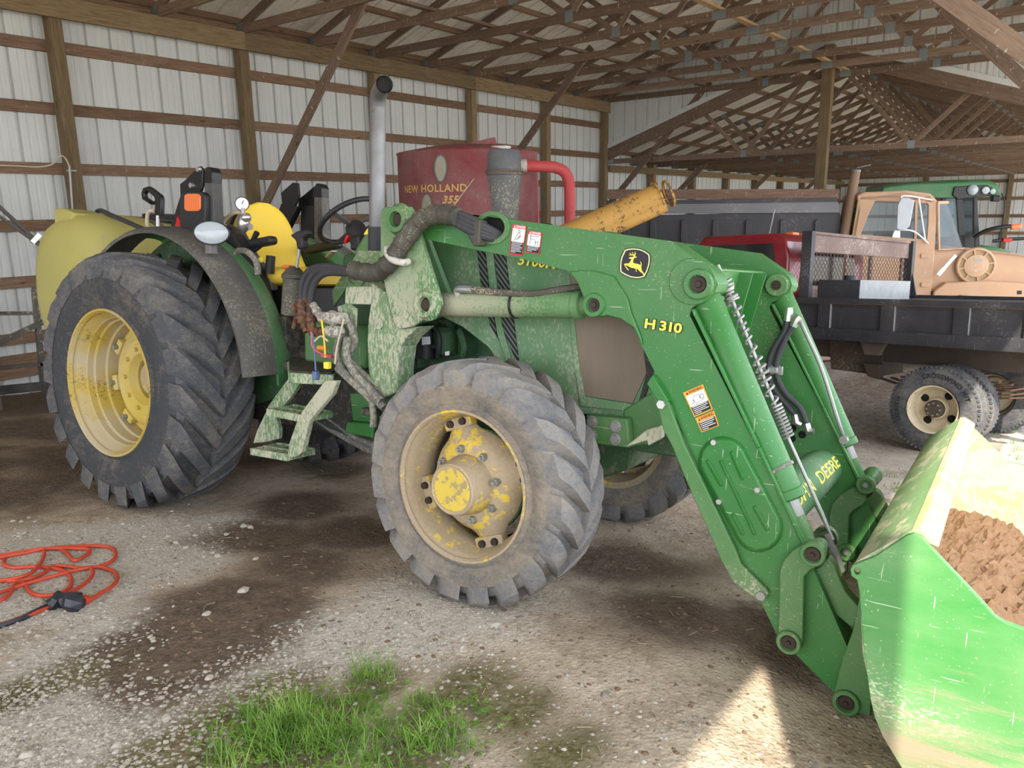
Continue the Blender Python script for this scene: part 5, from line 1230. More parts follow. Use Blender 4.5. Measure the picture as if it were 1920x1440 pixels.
# pipe that bends down, elbow
pp = [PD(982, 311, 8.85), PD(1010, 312, 8.85), PD(1035, 313, 8.85), PD(1055, 320, 8.85), PD(1065, 335, 8.85), PD(1068, 360, 8.85), PD(1068, 430, 8.85), PD(1066, 560, 8.85)]
pp.append(Vector((pp[-1].x, pp[-1].y, ground_z(pp[-1].x, pp[-1].y)+.3)))
m = MB(); m.tube(pp, .065, 18, smooth=6); m.build('blower_pipe', M['mixer_red2'], gm, 50)
m = MB(); m.cyl(PD(976, 311, 8.85), PD(988, 311, 8.85), .075, .075, 20); m.build('pipe_collar', M['plaster'], gm, 30)
pl_ = [PD(960, 290, 9.7), PD(1008, 298, 9.7), PD(1012, 430, 9.7), PD(1010, 560, 9.7), PD(955, 560, 9.7)]
m = MB(); m.prism(pl_, Vector((.25, .2, 0))); m.build('side_hopper', M['mixer_red2'], gm, 30, .02)
m = MB(); m.tube([PD(925, 286, 8.7), PD(840, 400, 8.6)], .004, 6); m.build('pull_cord', M['cable'], gm)
for dx, dy in ((-.6, -.5), (.6, -.5), (.0, .7)):
    m = MB(); m.beam(Vector((gc.x+dx, gc.y+dy, ground_z(gc.x+dx, gc.y+dy))), Vector((gc.x+dx*.8, gc.y+dy*.8, zg+1.3)), .09, .09); m.build('mixer_leg', M['mixer_red'], gm, 30)
m = MB(); m.beam(Vector((base.x, base.y, ground_z(base.x, base.y))), Vector((base.x, base.y, z_(610))), .08, .08, up=(1, 0, 0)); m.build('cyclone_leg', M['mixer_red'], gm, 30)
# ------------------------------------------------------------------ yellow auger tube
au = empty('grain_auger'); tag(au, 'chipped yellow auger spout of two tubes sticking out above the loader arm', 'auger')
a0, a1 = PD(1010, 470, 8.1), PD(1236, 370, 8.1)
d = (a1-a0).normalized(); side = d.cross(Vector((0, 0, 1))).normalized()
m = MB(); m.tube([a0-d*1.2, a1], .15, 24, caps=False); m.tube([a0-d*1.2, a1], .14, 24, caps=False); m.build('auger_tube', M['auger'], au, 60)
m = MB(); b0, b1 = a0+Vector((0, 0, -.03))-side*-.1, a1+d*.05+Vector((0, 0, -.10))+side*.06
m.tube([a0-d*1.2+side*.06+Vector((0, 0, -.12)), b1], .075, 18, caps=False); m.build('auger_tube', M['auger'], au, 60)
m = MB(); m.lathe(a1, d, [(-.02, .15), (-.02, .162), (.0, .162), (.0, .14)], 24); m.lathe(a1+d*.10+side*.03, d, [(-.012, .13), (-.012, .148), (.012, .148), (.012, .13)], 24); m.build('spout_ring', M['auger'], au, 30)
m = MB(); m.ball(a1-d*.08+Vector((0, 0, .16)), .05, 8, 6, (1.3, 1, .8)); m.build('spout_latch', M['copper'], au, 30)
m = MB(); q = a0-d*.6; m.beam(Vector((q.x, q.y, ground_z(q.x, q.y))), q, .08, .08, up=(1, 0, 0)); m.build('auger_leg', M['auger'], au, 30)
# ================================================================== flatbed truck
M['truck_red'] = plain('truck_red', c(128, 20, 34), .3, 0, .2, 4, .5, coat=.4)
M['bed_black'] = paint('bed_black', c(30, 32, 40), dust=c(120, 116, 116), cov=.07, rough=.5, scale=50, scratch=.15, film=.06)
M['rust'] = paint('rusty_panel', c(108, 84, 78), dust=c(176, 162, 152), cov=.14, rough=.7, scale=45, scratch=.4)
M['rust_edge'] = plain('rusty_edge', c(92, 72, 58), .8, 0, .35, 14)
M['chassis'] = paint('chassis', c(62, 54, 48), dust=c(116, 102, 86), cov=.17, rough=.85, scale=40, scratch=0)
M['glass'] = None
def _glass(name, col, rough=.05, tr=.5):
    k = NT(name, rough, 0, .6); k.b.inputs['Base Color'].default_value = col; k.b.inputs['Transmission Weight'].default_value = tr; k.b.inputs['IOR'].default_value = 1.1; return k.m
M['glass'] = _glass('window_glass', c(222, 232, 238), .04, .9); M['glass_dark'] = plain('dark_glass', c(40, 46, 46), .12, 0, .2, 3, .6)
M['rim_truck'] = paint('truck_rim', c(206, 194, 166), dust=c(146, 122, 92), cov=.15, rough=.6, scale=35, scratch=0)
M['galv_box'] = plain('galvanised_box', c(132, 138, 142), .35, .5, .35, 9)
UPG = Vector((.0888, .0368, 1)).normalized()
FT = Frame(ray(-292, 448), PD(1745, 846, 7.15), UPG)
ft_ = empty('flatbed_truck', FT.M); tag(ft_, 'red flatbed truck with black steel bed, mesh rack and dual rear tires', 'truck')
wc = FT.P(1748, 768); RT_ = .405
def road_tyre(fr_, cpos, name, parent, R, rr, w, text=None, mat='tyre_truck'):
    """road tyre whose outer face is at lateral offset of cpos"""
    e = fr_.ext(1.0); m = MB()
    m.lathe(cpos, e, [(.02, rr), (.004, rr+.012), (.0, rr+(R-rr)*.5), (.006, rr+(R-rr)*.72), (.022, R-.016)], 64)
    m.lathe(cpos, e, [(w-.022, R-.016), (w, rr+(R-rr)*.5), (w-.02, rr)], 64)
    rows = [(.022, R-.016), (.034, R-.004)]
    ng = 4
    for i in range(ng):
        x = .04+(w-.08)*(i+.5)/ng; rows += [(x-.007, R), (x-.005, R-.011), (x+.005, R-.011), (x+.007, R)]
    rows += [(w-.034, R-.004), (w-.022, R-.016)]
    m.lathe(cpos, e, rows, 72)
    # shoulder blocks
    for i in range(60):
        a = 2*PI*i/60
        for x in (.018, w-.018):
            rd = Vector((math.cos(a), 0, math.sin(a))); m.box(cpos+e*x+rd*(R-.012), (.02, .022, .018), Matrix.Rotation(-a, 3, 'Y'))
    return m.build(name, M[mat], parent, 40)
def dual(off, outer=True):
    cp = wc+FT.ext(off); t = road_tyre(FT, cp, 'rear_tire', ft_, RT_, .222, .225); e = FT.ext(1.0); sg = 1
    m = MB(); m.lathe(cp, e, [(.0, .222), (-.004, .228), (.004, .212), (.04, .20), (.12, .195), (.145, .17), (.15, .11), (.10, .10), (.08, .095), (.078, .07), (.078, .001)] if outer else [(.0, .222), (.02, .21), (.10, .20), (.2, .22), (.1, .18), (.1, .01)], 48); r = m.build('wheel_rim', M['rim_truck'], ft_, 35); return cp, r
cp, rm = dual(0); cp2, _ = dual(.30, False)
for o_ in (1.55, 1.85): dual(o_, False)
e = FT.ext(1.0)
for i in range(4):
    a = .6+i*PI/2; q = cp+e*.138+Vector((math.cos(a), 0, math.sin(a)))*.15
    m = MB(); m.loft([[q+e*-.004+Vector((math.cos(b)*.036*1, 0, math.sin(b)*.036)) for b in [2*PI*k/16 for k in range(16)]], [q+e*.004+Vector((math.cos(b)*.036, 0, math.sin(b)*.036)) for b in [2*PI*k/16 for k in range(16)]]]); m.build('hand_hole', M['dark'], rm, 30)
m = MB(); m.lathe(cp, e, [(.09, .085), (.03, .08), (.02, .07), (.02, .001)], 28); hb = m.build('axle_hub', M['chassis'], ft_, 30)
for i in range(8):
    a = 2*PI*i/8; q = cp+e*.02+Vector((math.cos(a), 0, math.sin(a)))*.058; m = MB(); m.cyl(q, q-e*.01, .01, .01, 6); m.build('hub_bolt', M['zinc'], ft_, 30)
def arc_text(body, cpos, r, a0, size, nm, mat, parent):
    return text_mesh(body, size, lambda x, y: cpos-e*.003+Vector((math.cos(a0+FT_dir*x/r)*(r+y), 0, math.sin(a0+FT_dir*x/r)*(r+y))), mat, nm, parent, .002, 0, 1.15)
# forward (F) points left in the picture, so reading order runs against F
FT_dir = 1
M['tyre_text'] = plain('tyre_lettering', c(38, 38, 42), .8)
arc_text('CROSSWIND H/T', cp, .315, PI/2+.42, .058, 'tire_lettering', M['tyre_text'], ft_)
text_mesh('235/85R16', .05, lambda x, y: cp-e*.003+Vector((math.cos(-.1+x/.318)*(.318+y), 0, math.sin(-.1+x/.318)*(.318+y))), M['tyre_text'], 'size_lettering', ft_, .001, 0, 1.1)
# bed
ob = -.06
A_, B_ = FT.P(1495, 557, ob), FT.P(1990, 590, ob); zt_ = A_.z; zb_ = FT.P(1640, 643, ob).z
sL, sR = A_.x, B_.x; W = 2.62; hh = zt_-zb_
def bb(name, s0, s1, o0, o1, za, zb, mat, parent=None, bevel=.004):
    m = MB().box((FT.V((s0+s1)/2, (o0+o1)/2, (za+zb)/2)), (abs(s1-s0), abs(o1-o0), abs(zb-za))); return m.build(name, mat, parent or ft_, 30, bevel)
bb('bed_deck', sL, sR, ob+.02, ob+W, zt_-.09, zt_-.02, M['bed_black'])
bb('bed_rail_top', sL, sR, ob-.01, ob+.06, zt_-.055, zt_, M['bed_black'])
bb('bed_rail_web', sL, sR, ob+.03, ob+.05, zb_+.02, zt_-.03, M['bed_black'])
bb('bed_rail_bottom', sL, sR, ob-.012, ob+.06, zb_, zb_+.12, M['bed_black'])
bb('bed_rail_edge', sL, sR, ob-.013, ob-.002, zt_-.062, zt_-.054, M['rust_edge'])
bb('bed_rail_far', sL, sR, ob+W-.06, ob+W, zb_, zt_+.02, M['bed_black'])
for u in (1552, 1672, 1812, 1950):
    q = FT.P(u, 600, ob); bb('stake_pocket', q.x-.02, q.x+.11, ob-.004, ob+.04, zb_+.1, zt_-.04, M['bed_black']); bb('pocket_edge', q.x-.026, q.x-.02, ob-.006, ob+.03, zb_+.11, zt_-.05, M['zinc'])
bb('chassis_rail', sL+1.6, sR+.2, .45, .53, zb_-.22, zb_-.02, M['chassis']); bb('chassis_rail', sL+1.6, sR+.2, 1.45, 1.53, zb_-.22, zb_-.02, M['chassis'])
bb('bed_sill', sL, sR, .40, .56, zb_-.02, zt_-.08, M['chassis']); bb('bed_sill', sL, sR, 1.42, 1.58, zb_-.02, zt_-.08, M['chassis'])
for k in range(6):
    x = sL+(sR-sL)*(k+.5)/6; bb('cross_member', x-.04, x+.04, ob+.05, ob+W-.05, zb_+.04, zt_-.09, M['chassis'])
for pts, off in (([(1612, 637), (1662, 641), (1648, 667), (1620, 665)], .0),): FT.plate('bracket', pts, off, .06, M['chassis'], ft_)
FT.plate('tank_box', [(1553, 636), (1655, 646), (1655, 705), (1558, 692)], .42, .5, M['chassis'], ft_, .01)
FT.plate('shock_mount', [(1618, 680), (1650, 684), (1648, 712), (1625, 705)], .3, .1, M['chassis'], ft_, .01)
m = MB(); m.cyl(wc+FT.ext(.2), wc+FT.ext(1.8), .07, .07, 18); m.ball(wc+FT.ext(1.0), .19, 16, 10, (1, .9, 1)); m.build('rear_axle', M['chassis'], ft_, 40)
for o_ in (.62, 1.38):
    for k in range(5):
        m = MB(); P_ = [wc+FT.ext(o_)+Vector((x, 0, .12+.10*(x/(.75-.1*k))**2+.02*k-.05)) for x in [(-.75+.1*k)+(1.5-.2*k)*i/8 for i in range(9)]]
        for i in range(8): m.beam(P_[i], P_[i+1], .06, .014)
        m.build('spring_leaf', M['rust_edge'], ft_, 0)
# cab, seen past the rack
xc = sL+.22
cabp = [(xc, zb_-.35), (xc, zt_+.42), (xc+.06, zt_+.62), (xc+.16, zt_+.68), (xc+1.1, zt_+.68), (xc+1.55, zt_+.2), (xc+1.62, zt_+.02), (xc+1.6, zb_-.35)]
m = MB(); m.prism([FT.V(a, .12, b) for a, b in cabp], FT.ext(1.75)); cab = m.build('cab', M['truck_red'], ft_, 30, .03)
m = MB(); m.prism([FT.V(a, .112, b) for a, b in ((xc+.14, zt_+.26), (xc+.2, zt_+.57), (xc+1.0, zt_+.57), (xc+1.28, zt_+.26))], FT.ext(.01)); m.build('side_window', M['glass_dark'], cab, 30)
m = MB(); m.prism([FT.V(xc-.006, .35, zt_+.12), FT.V(xc-.006, 1.65, zt_+.12), FT.V(xc-.006, 1.6, zt_+.48), FT.V(xc-.006, .4, zt_+.48)], (.01, 0, 0)); m.build('rear_window', M['glass_dark'], cab, 30)
m = MB(); m.prism([FT.V(a, .16, b) for a, b in ((xc+1.55, zb_-.35), (xc+1.6, zt_+.02), (xc+2.6, zt_-.06), (xc+2.75, zt_-.2), (xc+2.75, zb_-.35))], FT.ext(1.67)); m.build('hood', M['truck_red'], ft_, 30, .04)
for k in range(3):
    m = MB(); m.box(FT.V(xc+.22, .55+.28*k, zt_+.695), (.09, .14, .035)); m.build('clearance_light', M['orange_lens'], cab, 30, .01)
m = MB(); m.tube([FT.V(xc+.3, .2, zt_+.68), FT.V(xc+.25, .2, zt_+.95)], .006, 6); m.build('antenna', M['zinc'], cab)
for o_ in (.1, 1.66):
    cpf = Vector((xc+2.15, wc.y, wc.z))+FT.ext(o_); road_tyre(FT, cpf, 'front_tire', ft_, RT_, .222, .225)
    m = MB(); m.lathe(cpf, e, [(.0, .222), (.03, .20), (.05, .1), (.02, .08), (.02, .001)], 32); m.build('wheel_rim', M['rim_truck'], ft_, 35)
# headache rack with steel mesh
rk = [onp(u, v, FT.o+FT.F*(sL-.04), FT.F) for u, v in ((1515, 433), (1722, 455), (1728, 568), (1512, 560))]
rk = [FT.I @ p for p in rk]; lo = [abs(p.y) for p in rk]; RF = sL-.04
w0, w1 = .02, 2.5; ztr = rk[0].z; zrb = zt_
def RV(o_, z, f=0): return FT.V(RF+f, o_, z)
def rb(name, o0, o1, z0, z1, mat, f0=-.03, f1=.03): return bb(name, RF+f0, RF+f1, o0, o1, z0, z1, mat)
rb('rack_panel', w0, w1, ztr-.21, ztr, M['rust'], -.012, .0); rb('rack_top', w0, w1, ztr-.03, ztr, M['rust'])
for o_ in (w0, w1): rb('rack_post', o_-.04, o_+.04, zrb, ztr, M['bed_black'], -.06, .05)
for o_ in (.12, .9, 1.5, 2.35): rb('rack_bar', o_-.03, o_+.03, zrb+.05, ztr-.2, M['rust'], .0, .03)
rb('rack_sill', w0, w1, zrb-.02, zrb+.12, M['rust'])
m = MB(); z0_, z1_ = zrb+.1, ztr-.2; step = .075; h_ = z1_-z0_
n_ = int((w1-w0+h_)/step)
for i in range(n_):
    for sg in (1, -1):
        a = w0-h_+i*step
        o0, o1, za, zb = (a, a+h_, z0_, z1_) if sg == 1 else (a, a+h_, z1_, z0_)
        if o0 < w0: k = (w0-o0)/(o1-o0); za = za+(zb-za)*k; o0 = w0
        if o1 > w1: k = (w1-o0)/(o1-o0); zb = za+(zb-za)*k; o1 = w1
        if o1-o0 > .01: m.beam(RV(o0, za, -.005), RV(o1, zb, -.005), .0045, .0045)
ms = m.build('rack_mesh', M['rust_edge'], ft_, 0); ms['kind'] = 'stuff'
for o_ in (w1-.01,):
    m = MB(); m.prism([RV(o_, zrb-.0, -.0), RV(o_, ztr-.1, -.0), RV(o_, ztr-.25, -.03), RV(o_, zrb, -.13)], FT.ext(.03)); m.build('rack_gusset', M['bed_black'], ft_, 30, .004)
# box on the bed
bx_ = empty('toolbox', FT.M); tag(bx_, 'galvanised metal box with a black end standing on the black truck bed', 'toolbox')
o1 = .22; f1 = FT.P(1610, 560, o1).x; hb_ = .20
m = MB(); m.box(FT.V(f1+.22, o1+.6, zt_-.018+hb_/2), (.44, 1.2, hb_)); m.build('box_body', M['bed_black'], bx_, 30, .004)
m = MB(); m.box(FT.V(f1-.003, o1+.6, zt_-.018+hb_/2), (.006, 1.2, hb_)); m.build('box_panel', M['galv_box'], bx_, 30)
m = MB(); m.cyl(FT.V(f1+.2, o1+.2, zt_-.02+hb_), FT.V(f1+.2, o1+.2, zt_+.03+hb_), .06, .06, 18); m.build('filler_cap', M['bed_black'], bx_, 30)
# ================================================================== tan grain truck
M['tan'] = paint('tan_paint', c(190, 152, 120), dust=c(214, 194, 174), cov=.07, rough=.5, scale=25, scratch=.12, film=.05)
M['tan_in'] = plain('cab_interior', c(172, 146, 110), .8)
M['bed_grey'] = paint('bed_grey', c(66, 66, 70), dust=c(110, 108, 108), cov=.08, rough=.6, scale=20, scratch=.1, film=.06)
M['bed_grey_light'] = paint('bed_rim_grey', c(120, 122, 126), dust=c(150, 148, 146), cov=.10, rough=.6, scale=25, scratch=.1)
M['brown_pipe'] = paint('brown_exhaust', c(120, 94, 72), dust=c(150, 130, 110), cov=.14, rough=.6, scale=60, scratch=0)
M['board'] = wood('sideboard_wood', c(92, 72, 60), c(142, 118, 102), .5)
M['mirror_back'] = plain('mirror_back', c(186, 192, 200), .4)
ay = math.radians(16); Fg = Vector((.61, -.79, 0))*math.cos(ay)-Vector((.79, .61, 0))*math.sin(ay)
ZG = ground_z(12, 3)
GT = Frame(Fg, PD(1680, 440, 11.6), (0, 0, 1))
gt = empty('grain_truck', GT.M); tag(gt, 'tan grain truck cab with dark grey steel bed and wooden sideboard', 'truck')
GZL = ZG-GT.o.z
roofp = [(1590, 478), (1607, 400), (1612, 370), (1622, 362), (1700, 360), (1745, 366), (1757, 378), (1756, 420), (1752, 476), (1745, 560), (1590, 560)]
winp = [(1614, 440), (1630, 398), (1641, 377), (1652, 374), (1732, 376), (1741, 384), (1740, 420), (1738, 449)]
GT.plate('cab_side', roofp, 0, .05, M['tan'], gt, .01, [winp])
GT.plate('cab_side', roofp, 1.75, .05, M['tan'], gt, .01, [winp])
m = MB(); rp = GT.poly([(1607, 366), (1622, 360), (1700, 357), (1745, 363), (1757, 376), (1757, 382), (1607, 376)], .0); m.prism(rp, GT.ext(1.8)); m.build('cab_roof', M['tan'], gt, 30, .02)
q0, q1 = GT.P(1592, 478), GT.P(1610, 368); m = MB(); m.prism([q0, q1, q1+Vector((.05, 0, 0)), q0+Vector((.05, 0, 0))], GT.ext(1.75)); m.build('cab_back', M['tan_in'], gt, 30)
m = MB(); m.prism(GT.poly([(1648, 396), (1652, 388), (1676, 396), (1674, 412), (1666, 440), (1642, 436)], .05), GT.ext(.02)); 
bk = [GT.P(1600, 440), GT.P(1608, 395)]; m = MB(); m.prism([bk[0]+GT.ext(.25)+Vector((.055, 0, 0)), bk[0]+GT.ext(1.5)+Vector((.055, 0, 0)), bk[1]+GT.ext(1.45)+Vector((.055, 0, 0)), bk[1]+GT.ext(.3)+Vector((.055, 0, 0))], (.01, 0, 0)); m.build('rear_window', M['glass'], gt, 30)
m = MB(); q = GT.P(1700, 470); m.box(q+GT.ext(.9), (.5, 1.4, .5)); m.build('cab_seat', M['black'], gt, 30, .05)
m = MB(); m.prism([GT.P(u, v, .012) for u, v in winp], GT.ext(.01)); 
m.build('door_glass', M['glass'], gt, 30)
for pts in (([(1716, 378), (1721, 378), (1719, 448), (1714, 448)]),): GT.plate('vent_bar', pts, -.01, .02, M['tan'], gt)
# windscreen between the pillars, sloping forward to the cowl
wa, wb2 = GT.P(1757, 380), GT.P(1752, 468); fw = Vector((.34, 0, 0))
m = MB(); m.loft([[wa, wb2+Vector((.05, 0, 0)), wb2+Vector((.04, 0, 0)), wa-Vector((.01, 0, 0))], [wa+GT.ext(.15)+fw*.5, wb2+GT.ext(.15)+fw*1.25, wb2+GT.ext(.15)+fw*1.22, wa+GT.ext(.15)+fw*.46], [wa+GT.ext(.9)+fw*.75, wb2+GT.ext(.9)+fw*1.5, wb2+GT.ext(.9)+fw*1.46, wa+GT.ext(.9)+fw*.7], [wa+GT.ext(1.65)+fw*.5, wb2+GT.ext(1.65)+fw*1.25, wb2+GT.ext(1.65)+fw*1.22, wa+GT.ext(1.65)+fw*.46], [wa+GT.ext(1.8), wb2+GT.ext(1.8)+Vector((.05, 0, 0)), wb2+GT.ext(1.8)+Vector((.04, 0, 0)), wa+GT.ext(1.8)-Vector((.01, 0, 0))]]); m.build('windscreen', M['glass'], gt, 50)
m = MB(); m.tube([wa+Vector((.012, 0, 0)), wb2+Vector((.06, 0, 0)), wb2+GT.ext(.15)+fw*1.25], .02, 8); m.tube([wa, wa+GT.ext(.15)+fw*.5, wa+GT.ext(.9)+fw*.75, wa+GT.ext(1.65)+fw*.5, wa+GT.ext(1.8)], .025, 8); m.build('windscreen_frame', M['tan'], gt, 40)
# hood with rounded sides
hp = [(1748, 468), (1790, 466), (1850, 472), (1935, 482), (2060, 498), (2085, 520), (2090, 570), (1990, 575), (1880, 572), (1850, 556), (1800, 550), (1765, 556), (1745, 575)]
m = MB(); m.loft([GT.poly(hp, .10), GT.poly(hp, .0)[0:0] or GT.poly(hp, .06), [p+GT.ext(1.62) for p in GT.poly(hp, .06)], [p+GT.ext(1.58) for p in GT.poly(hp, .10)]]); m.build('hood', M['tan'], gt, 40, .02)
GT.plate('front_fender', [(1742, 575), (1752, 545), (1775, 530), (1850, 527), (1935, 532), (2080, 545), (2090, 572), (1990, 580), (1882, 573), (1850, 560), (1800, 554), (1765, 560), (1750, 578)], -.06, .3, M['tan'], gt, .02)
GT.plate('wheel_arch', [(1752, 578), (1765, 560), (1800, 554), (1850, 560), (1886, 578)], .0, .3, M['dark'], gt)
vc = GT.P(1829, 498, .04)
m = MB(); m.lathe(vc, -GT.ext(1.0), [(.0, .27), (.03, .265), (.045, .25), (.045, .235), (.03, .225)], 40); vn = m.build('round_vent', M['tan'], gt, 35)
m = MB(); m.lathe(vc, -GT.ext(1.0), [(.02, .225), (.02, .17)], 40); m.build('vent_gap', M['tan_in'], gt, 35)
m = MB(); m.lathe(vc, -GT.ext(1.0), [(.02, .17), (.045, .165), (.05, .15), (.05, .001)], 40); m.build('vent_disc', M['tan'], gt, 35)
for i in range(8):
    a = 2*PI*i/8+.2; r_ = Vector((math.cos(a), 0, math.sin(a))); m = MB(); m.beam(vc-GT.ext(.035)+r_*.16, vc-GT.ext(.035)+r_*.235, .02, .02); m.build('vent_spoke', M['tan'], gt, 30)
m = MB(); m.box(vc-GT.ext(.052)+Vector((.01, 0, .09)), (.1, .006, .035)); m.build('vent_badge', M['galv_box'], gt, 30)
a, b = GT.P(1758, 516, -.07), GT.P(1792, 478, -.07); m = MB(); m.beam(a, b, .03, .05); m.beam(a, a.lerp(b, .35), .035, .065); m.build('hood_latch', M['dec_white'], gt, 30, .006)
m = MB(); m.box(GT.P(1912, 564, -.065), (.07, .02, .08)); m.build('marker_light', M['orange_lens'], gt, 30, .004)
GT.plate('marker_bracket', [(1907, 545), (1916, 545), (1916, 552), (1907, 552)], -.065, .02, M['black'], gt)
for v0 in (476, 530): GT.plate('door_hinge', [(1727, v0), (1742, v0), (1742, v0+8), (1727, v0+8)], -.02, .04, M['tan'], gt)
# mirror
GT.plate('mirror', [(1681, 428), (1683, 385), (1690, 371), (1703, 371), (1715, 376), (1706, 424), (1697, 431), (1686, 431)], -.28, .04, M['mirror_back'], gt, .01)
GT.plate('small_mirror', [(1671, 446), (1677, 431), (1688, 432), (1688, 447)], -.26, .03, M['steel'], gt, .008)
for pts in ([(1684, 428), (1689, 378), (1697, 367), (1748, 375)], [(1686, 431), (1714, 434), (1740, 456)], [(1723, 372), (1735, 452)]):
    m = MB(); m.tube([GT.P(u, v, -.24 if i < len(pts)-1 else -.02) for i, (u, v) in enumerate(pts)], .011, 8, smooth=4); m.build('mirror_bracket', M['dec_white'], gt)
# exhaust stack
e0, e1 = GT.P(1578, 470, .1), GT.P(1604, 322, .1); m = MB(); m.cyl(e0, e1, .075, .07, 20); m.build('exhaust_stack', M['brown_pipe'], gt, 40)
m = MB(); u1 = (e1-e0).normalized(); m.cyl(e1, e1+u1*.03, .075, .075, 20); m.box(e1+u1*.055+Vector((.1, 0, .02)), (.2, .13, .012), Matrix.Rotation(-.2, 3, 'Y')); m.build('rain_flap', M['galv'], gt, 30)
m = MB(); m.ball(GT.P(1602, 396, .1), .05, 8, 6); m.build('stack_clamp', M['black'], gt)
# grain bed
bo = .15
GT.plate('bed_side', [(1141, 405), (1575, 396), (1578, 480), (1578, 560), (1141, 560)], bo, .04, M['bed_grey'], gt)
GT.plate('bed_side', [(1141, 405), (1575, 396), (1578, 480), (1578, 560), (1141, 560)], bo+1.9, .04, M['bed_grey'], gt)
GT.plate('bed_rim', [(1137, 381), (1568, 375), (1575, 384), (1575, 399), (1137, 401)], bo-.05, .10, M['bed_grey_light'], gt, .01)
GT.plate('bed_rim_lip', [(1137, 376), (1568, 371), (1572, 378), (1137, 384)], bo-.07, .14, M['bed_grey'], gt, .006)
fb = GT.P(1575, 380, bo); fb2 = GT.P(1578, 560, bo); m = MB(); m.prism([fb, fb2, fb2+Vector((-.04, 0, 0)), fb+Vector((-.04, 0, 0))], GT.ext(1.9)); m.build('bed_front', M['bed_grey'], gt, 30)
fb = GT.P(1141, 380, bo); fb2 = GT.P(1141, 560, bo); m = MB(); m.prism([fb, fb2, fb2+Vector((.04, 0, 0)), fb+Vector((.04, 0, 0))], GT.ext(1.9)); m.build('bed_gate', M['bed_grey'], gt, 30)
a, b = GT.P(1140, 364, bo), GT.P(1574, 364, bo)
sbm = MB(); sbm.box((0, 0, 0), ((b-a).length, .045, .155)); sb_ = sbm.build('sideboard', M['board'], gt, 0, .004); sb_.location = (a+b)/2+GT.ext(.02); sb_.rotation_euler.y = -math.atan2(b.z-a.z, b.x-a.x)
for u in (1172, 1223, 1281, 1340, 1402, 1467, 1532):
    GT.plate('bed_rib', [(u-4, 414), (u+1, 411), (u+6, 414), (u+13, 560), (u-8, 560)], bo-.045, .05, M['bed_grey'], gt, .008)
# running gear, mostly hidden
for f_, o_ in ((GT.P(1815, 580).x, 0), (GT.P(1815, 580).x, 1.5), (GT.P(1250, 580).x, .05), (GT.P(1250, 580).x, 1.6)):
    cpos = GT.V(f_, o_, GZL+.5); ee = GT.ext(1.0); m = MB(); m.lathe(cpos, ee, [(.03, .28), (0, .33), (.01, .46), (.05, .5), (.21, .5), (.25, .46), (.25, .3)], 48); m.build('tire', M['tyre_truck'], gt, 35)
    m = MB(); m.lathe(cpos, ee, [(.02, .29), (.06, .25), (.06, .001)], 32); m.build('wheel_rim', M['rim_truck'], gt, 35)
x0, x1 = GT.P(1141, 560).x, GT.P(2050, 560).x
for o_ in (.55, 1.3): m = MB(); m.box(GT.V((x0+x1)/2, o_, GZL+.85), (x1-x0, .09, .24)); m.build('chassis_rail', M['chassis'], gt, 30)
# ================================================================== far green machine with a black cab
M['far_green'] = paint('far_green', c(36, 112, 62), cov=.04, rough=.4, scale=15, scratch=0, film=.06)
M['far_glass'] = _glass('far_glass', c(170, 190, 200), .05, .7)
ag = math.radians(14); Fh = Vector((.61, -.79, 0))*math.cos(ag)-Vector((.79, .61, 0))*math.sin(ag)
HM = Frame(Fh, PD(1780, 430, 15.2), (0, 0, 1)); hm = empty('green_harvester', HM.M); tag(hm, 'large green farm machine with black glazed cab and roof lights at far right', 'farm machine')
HZ = ground_z(16, 4)-HM.o.z
m = MB(); rp = [(1655, 352), (1700, 346), (1790, 342), (1850, 341), (1868, 347), (1876, 360), (1868, 368), (1800, 372), (1655, 372)]
m.loft([HM.poly(rp, .1), [p+HM.ext(.1)+Vector((0, 0, .05)) for p in HM.poly(rp, .1)], [p+HM.ext(1.7)+Vector((0, 0, .05)) for p in HM.poly(rp, .1)], [p+HM.ext(1.8) for p in HM.poly(rp, .1)]]); m.build('cab_roof', M['far_green'], hm, 40, .02)
HM.plate('light_visor', [(1790, 350), (1852, 347), (1866, 356), (1862, 366), (1796, 374), (1786, 366)], .06, .1, M['black_gloss'], hm, .01)
for u, v, r in ((1824, 356, .1), (1848, 357, .075), (1861, 359, .055)):
    q = HM.P(u, v, .03); m = MB(); m.lathe(q, -HM.ext(1.0), [(0, r), (.03, r*.85), (.04, .001)], 20); m.build('roof_light', M['lens'], hm, 60)
m = MB(); m.box(HM.P(1866, 372, .1), (.14, .16, .12)); m.build('corner_lamp', M['black'], hm, 30, .02)
for pts in ([(1793, 372), (1806, 372), (1812, 480), (1800, 480)], [(1826, 368), (1832, 366), (1838, 470), (1826, 480)], [(1766, 372), (1774, 372), (1776, 480), (1766, 480)], [(1766, 440), (1830, 440), (1830, 470), (1766, 470)]):
    HM.plate('cab_pillar', pts, .15, .08, M['black_gloss'], hm, .008)
HM.plate('cab_pillar', [(1700, 366), (1710, 366), (1712, 480), (1700, 480)], 1.6, .08, M['black_gloss'], hm, .008); HM.plate('cab_pillar', [(1826, 368), (1832, 366), (1838, 470), (1826, 480)], 1.6, .08, M['black_gloss'], hm)
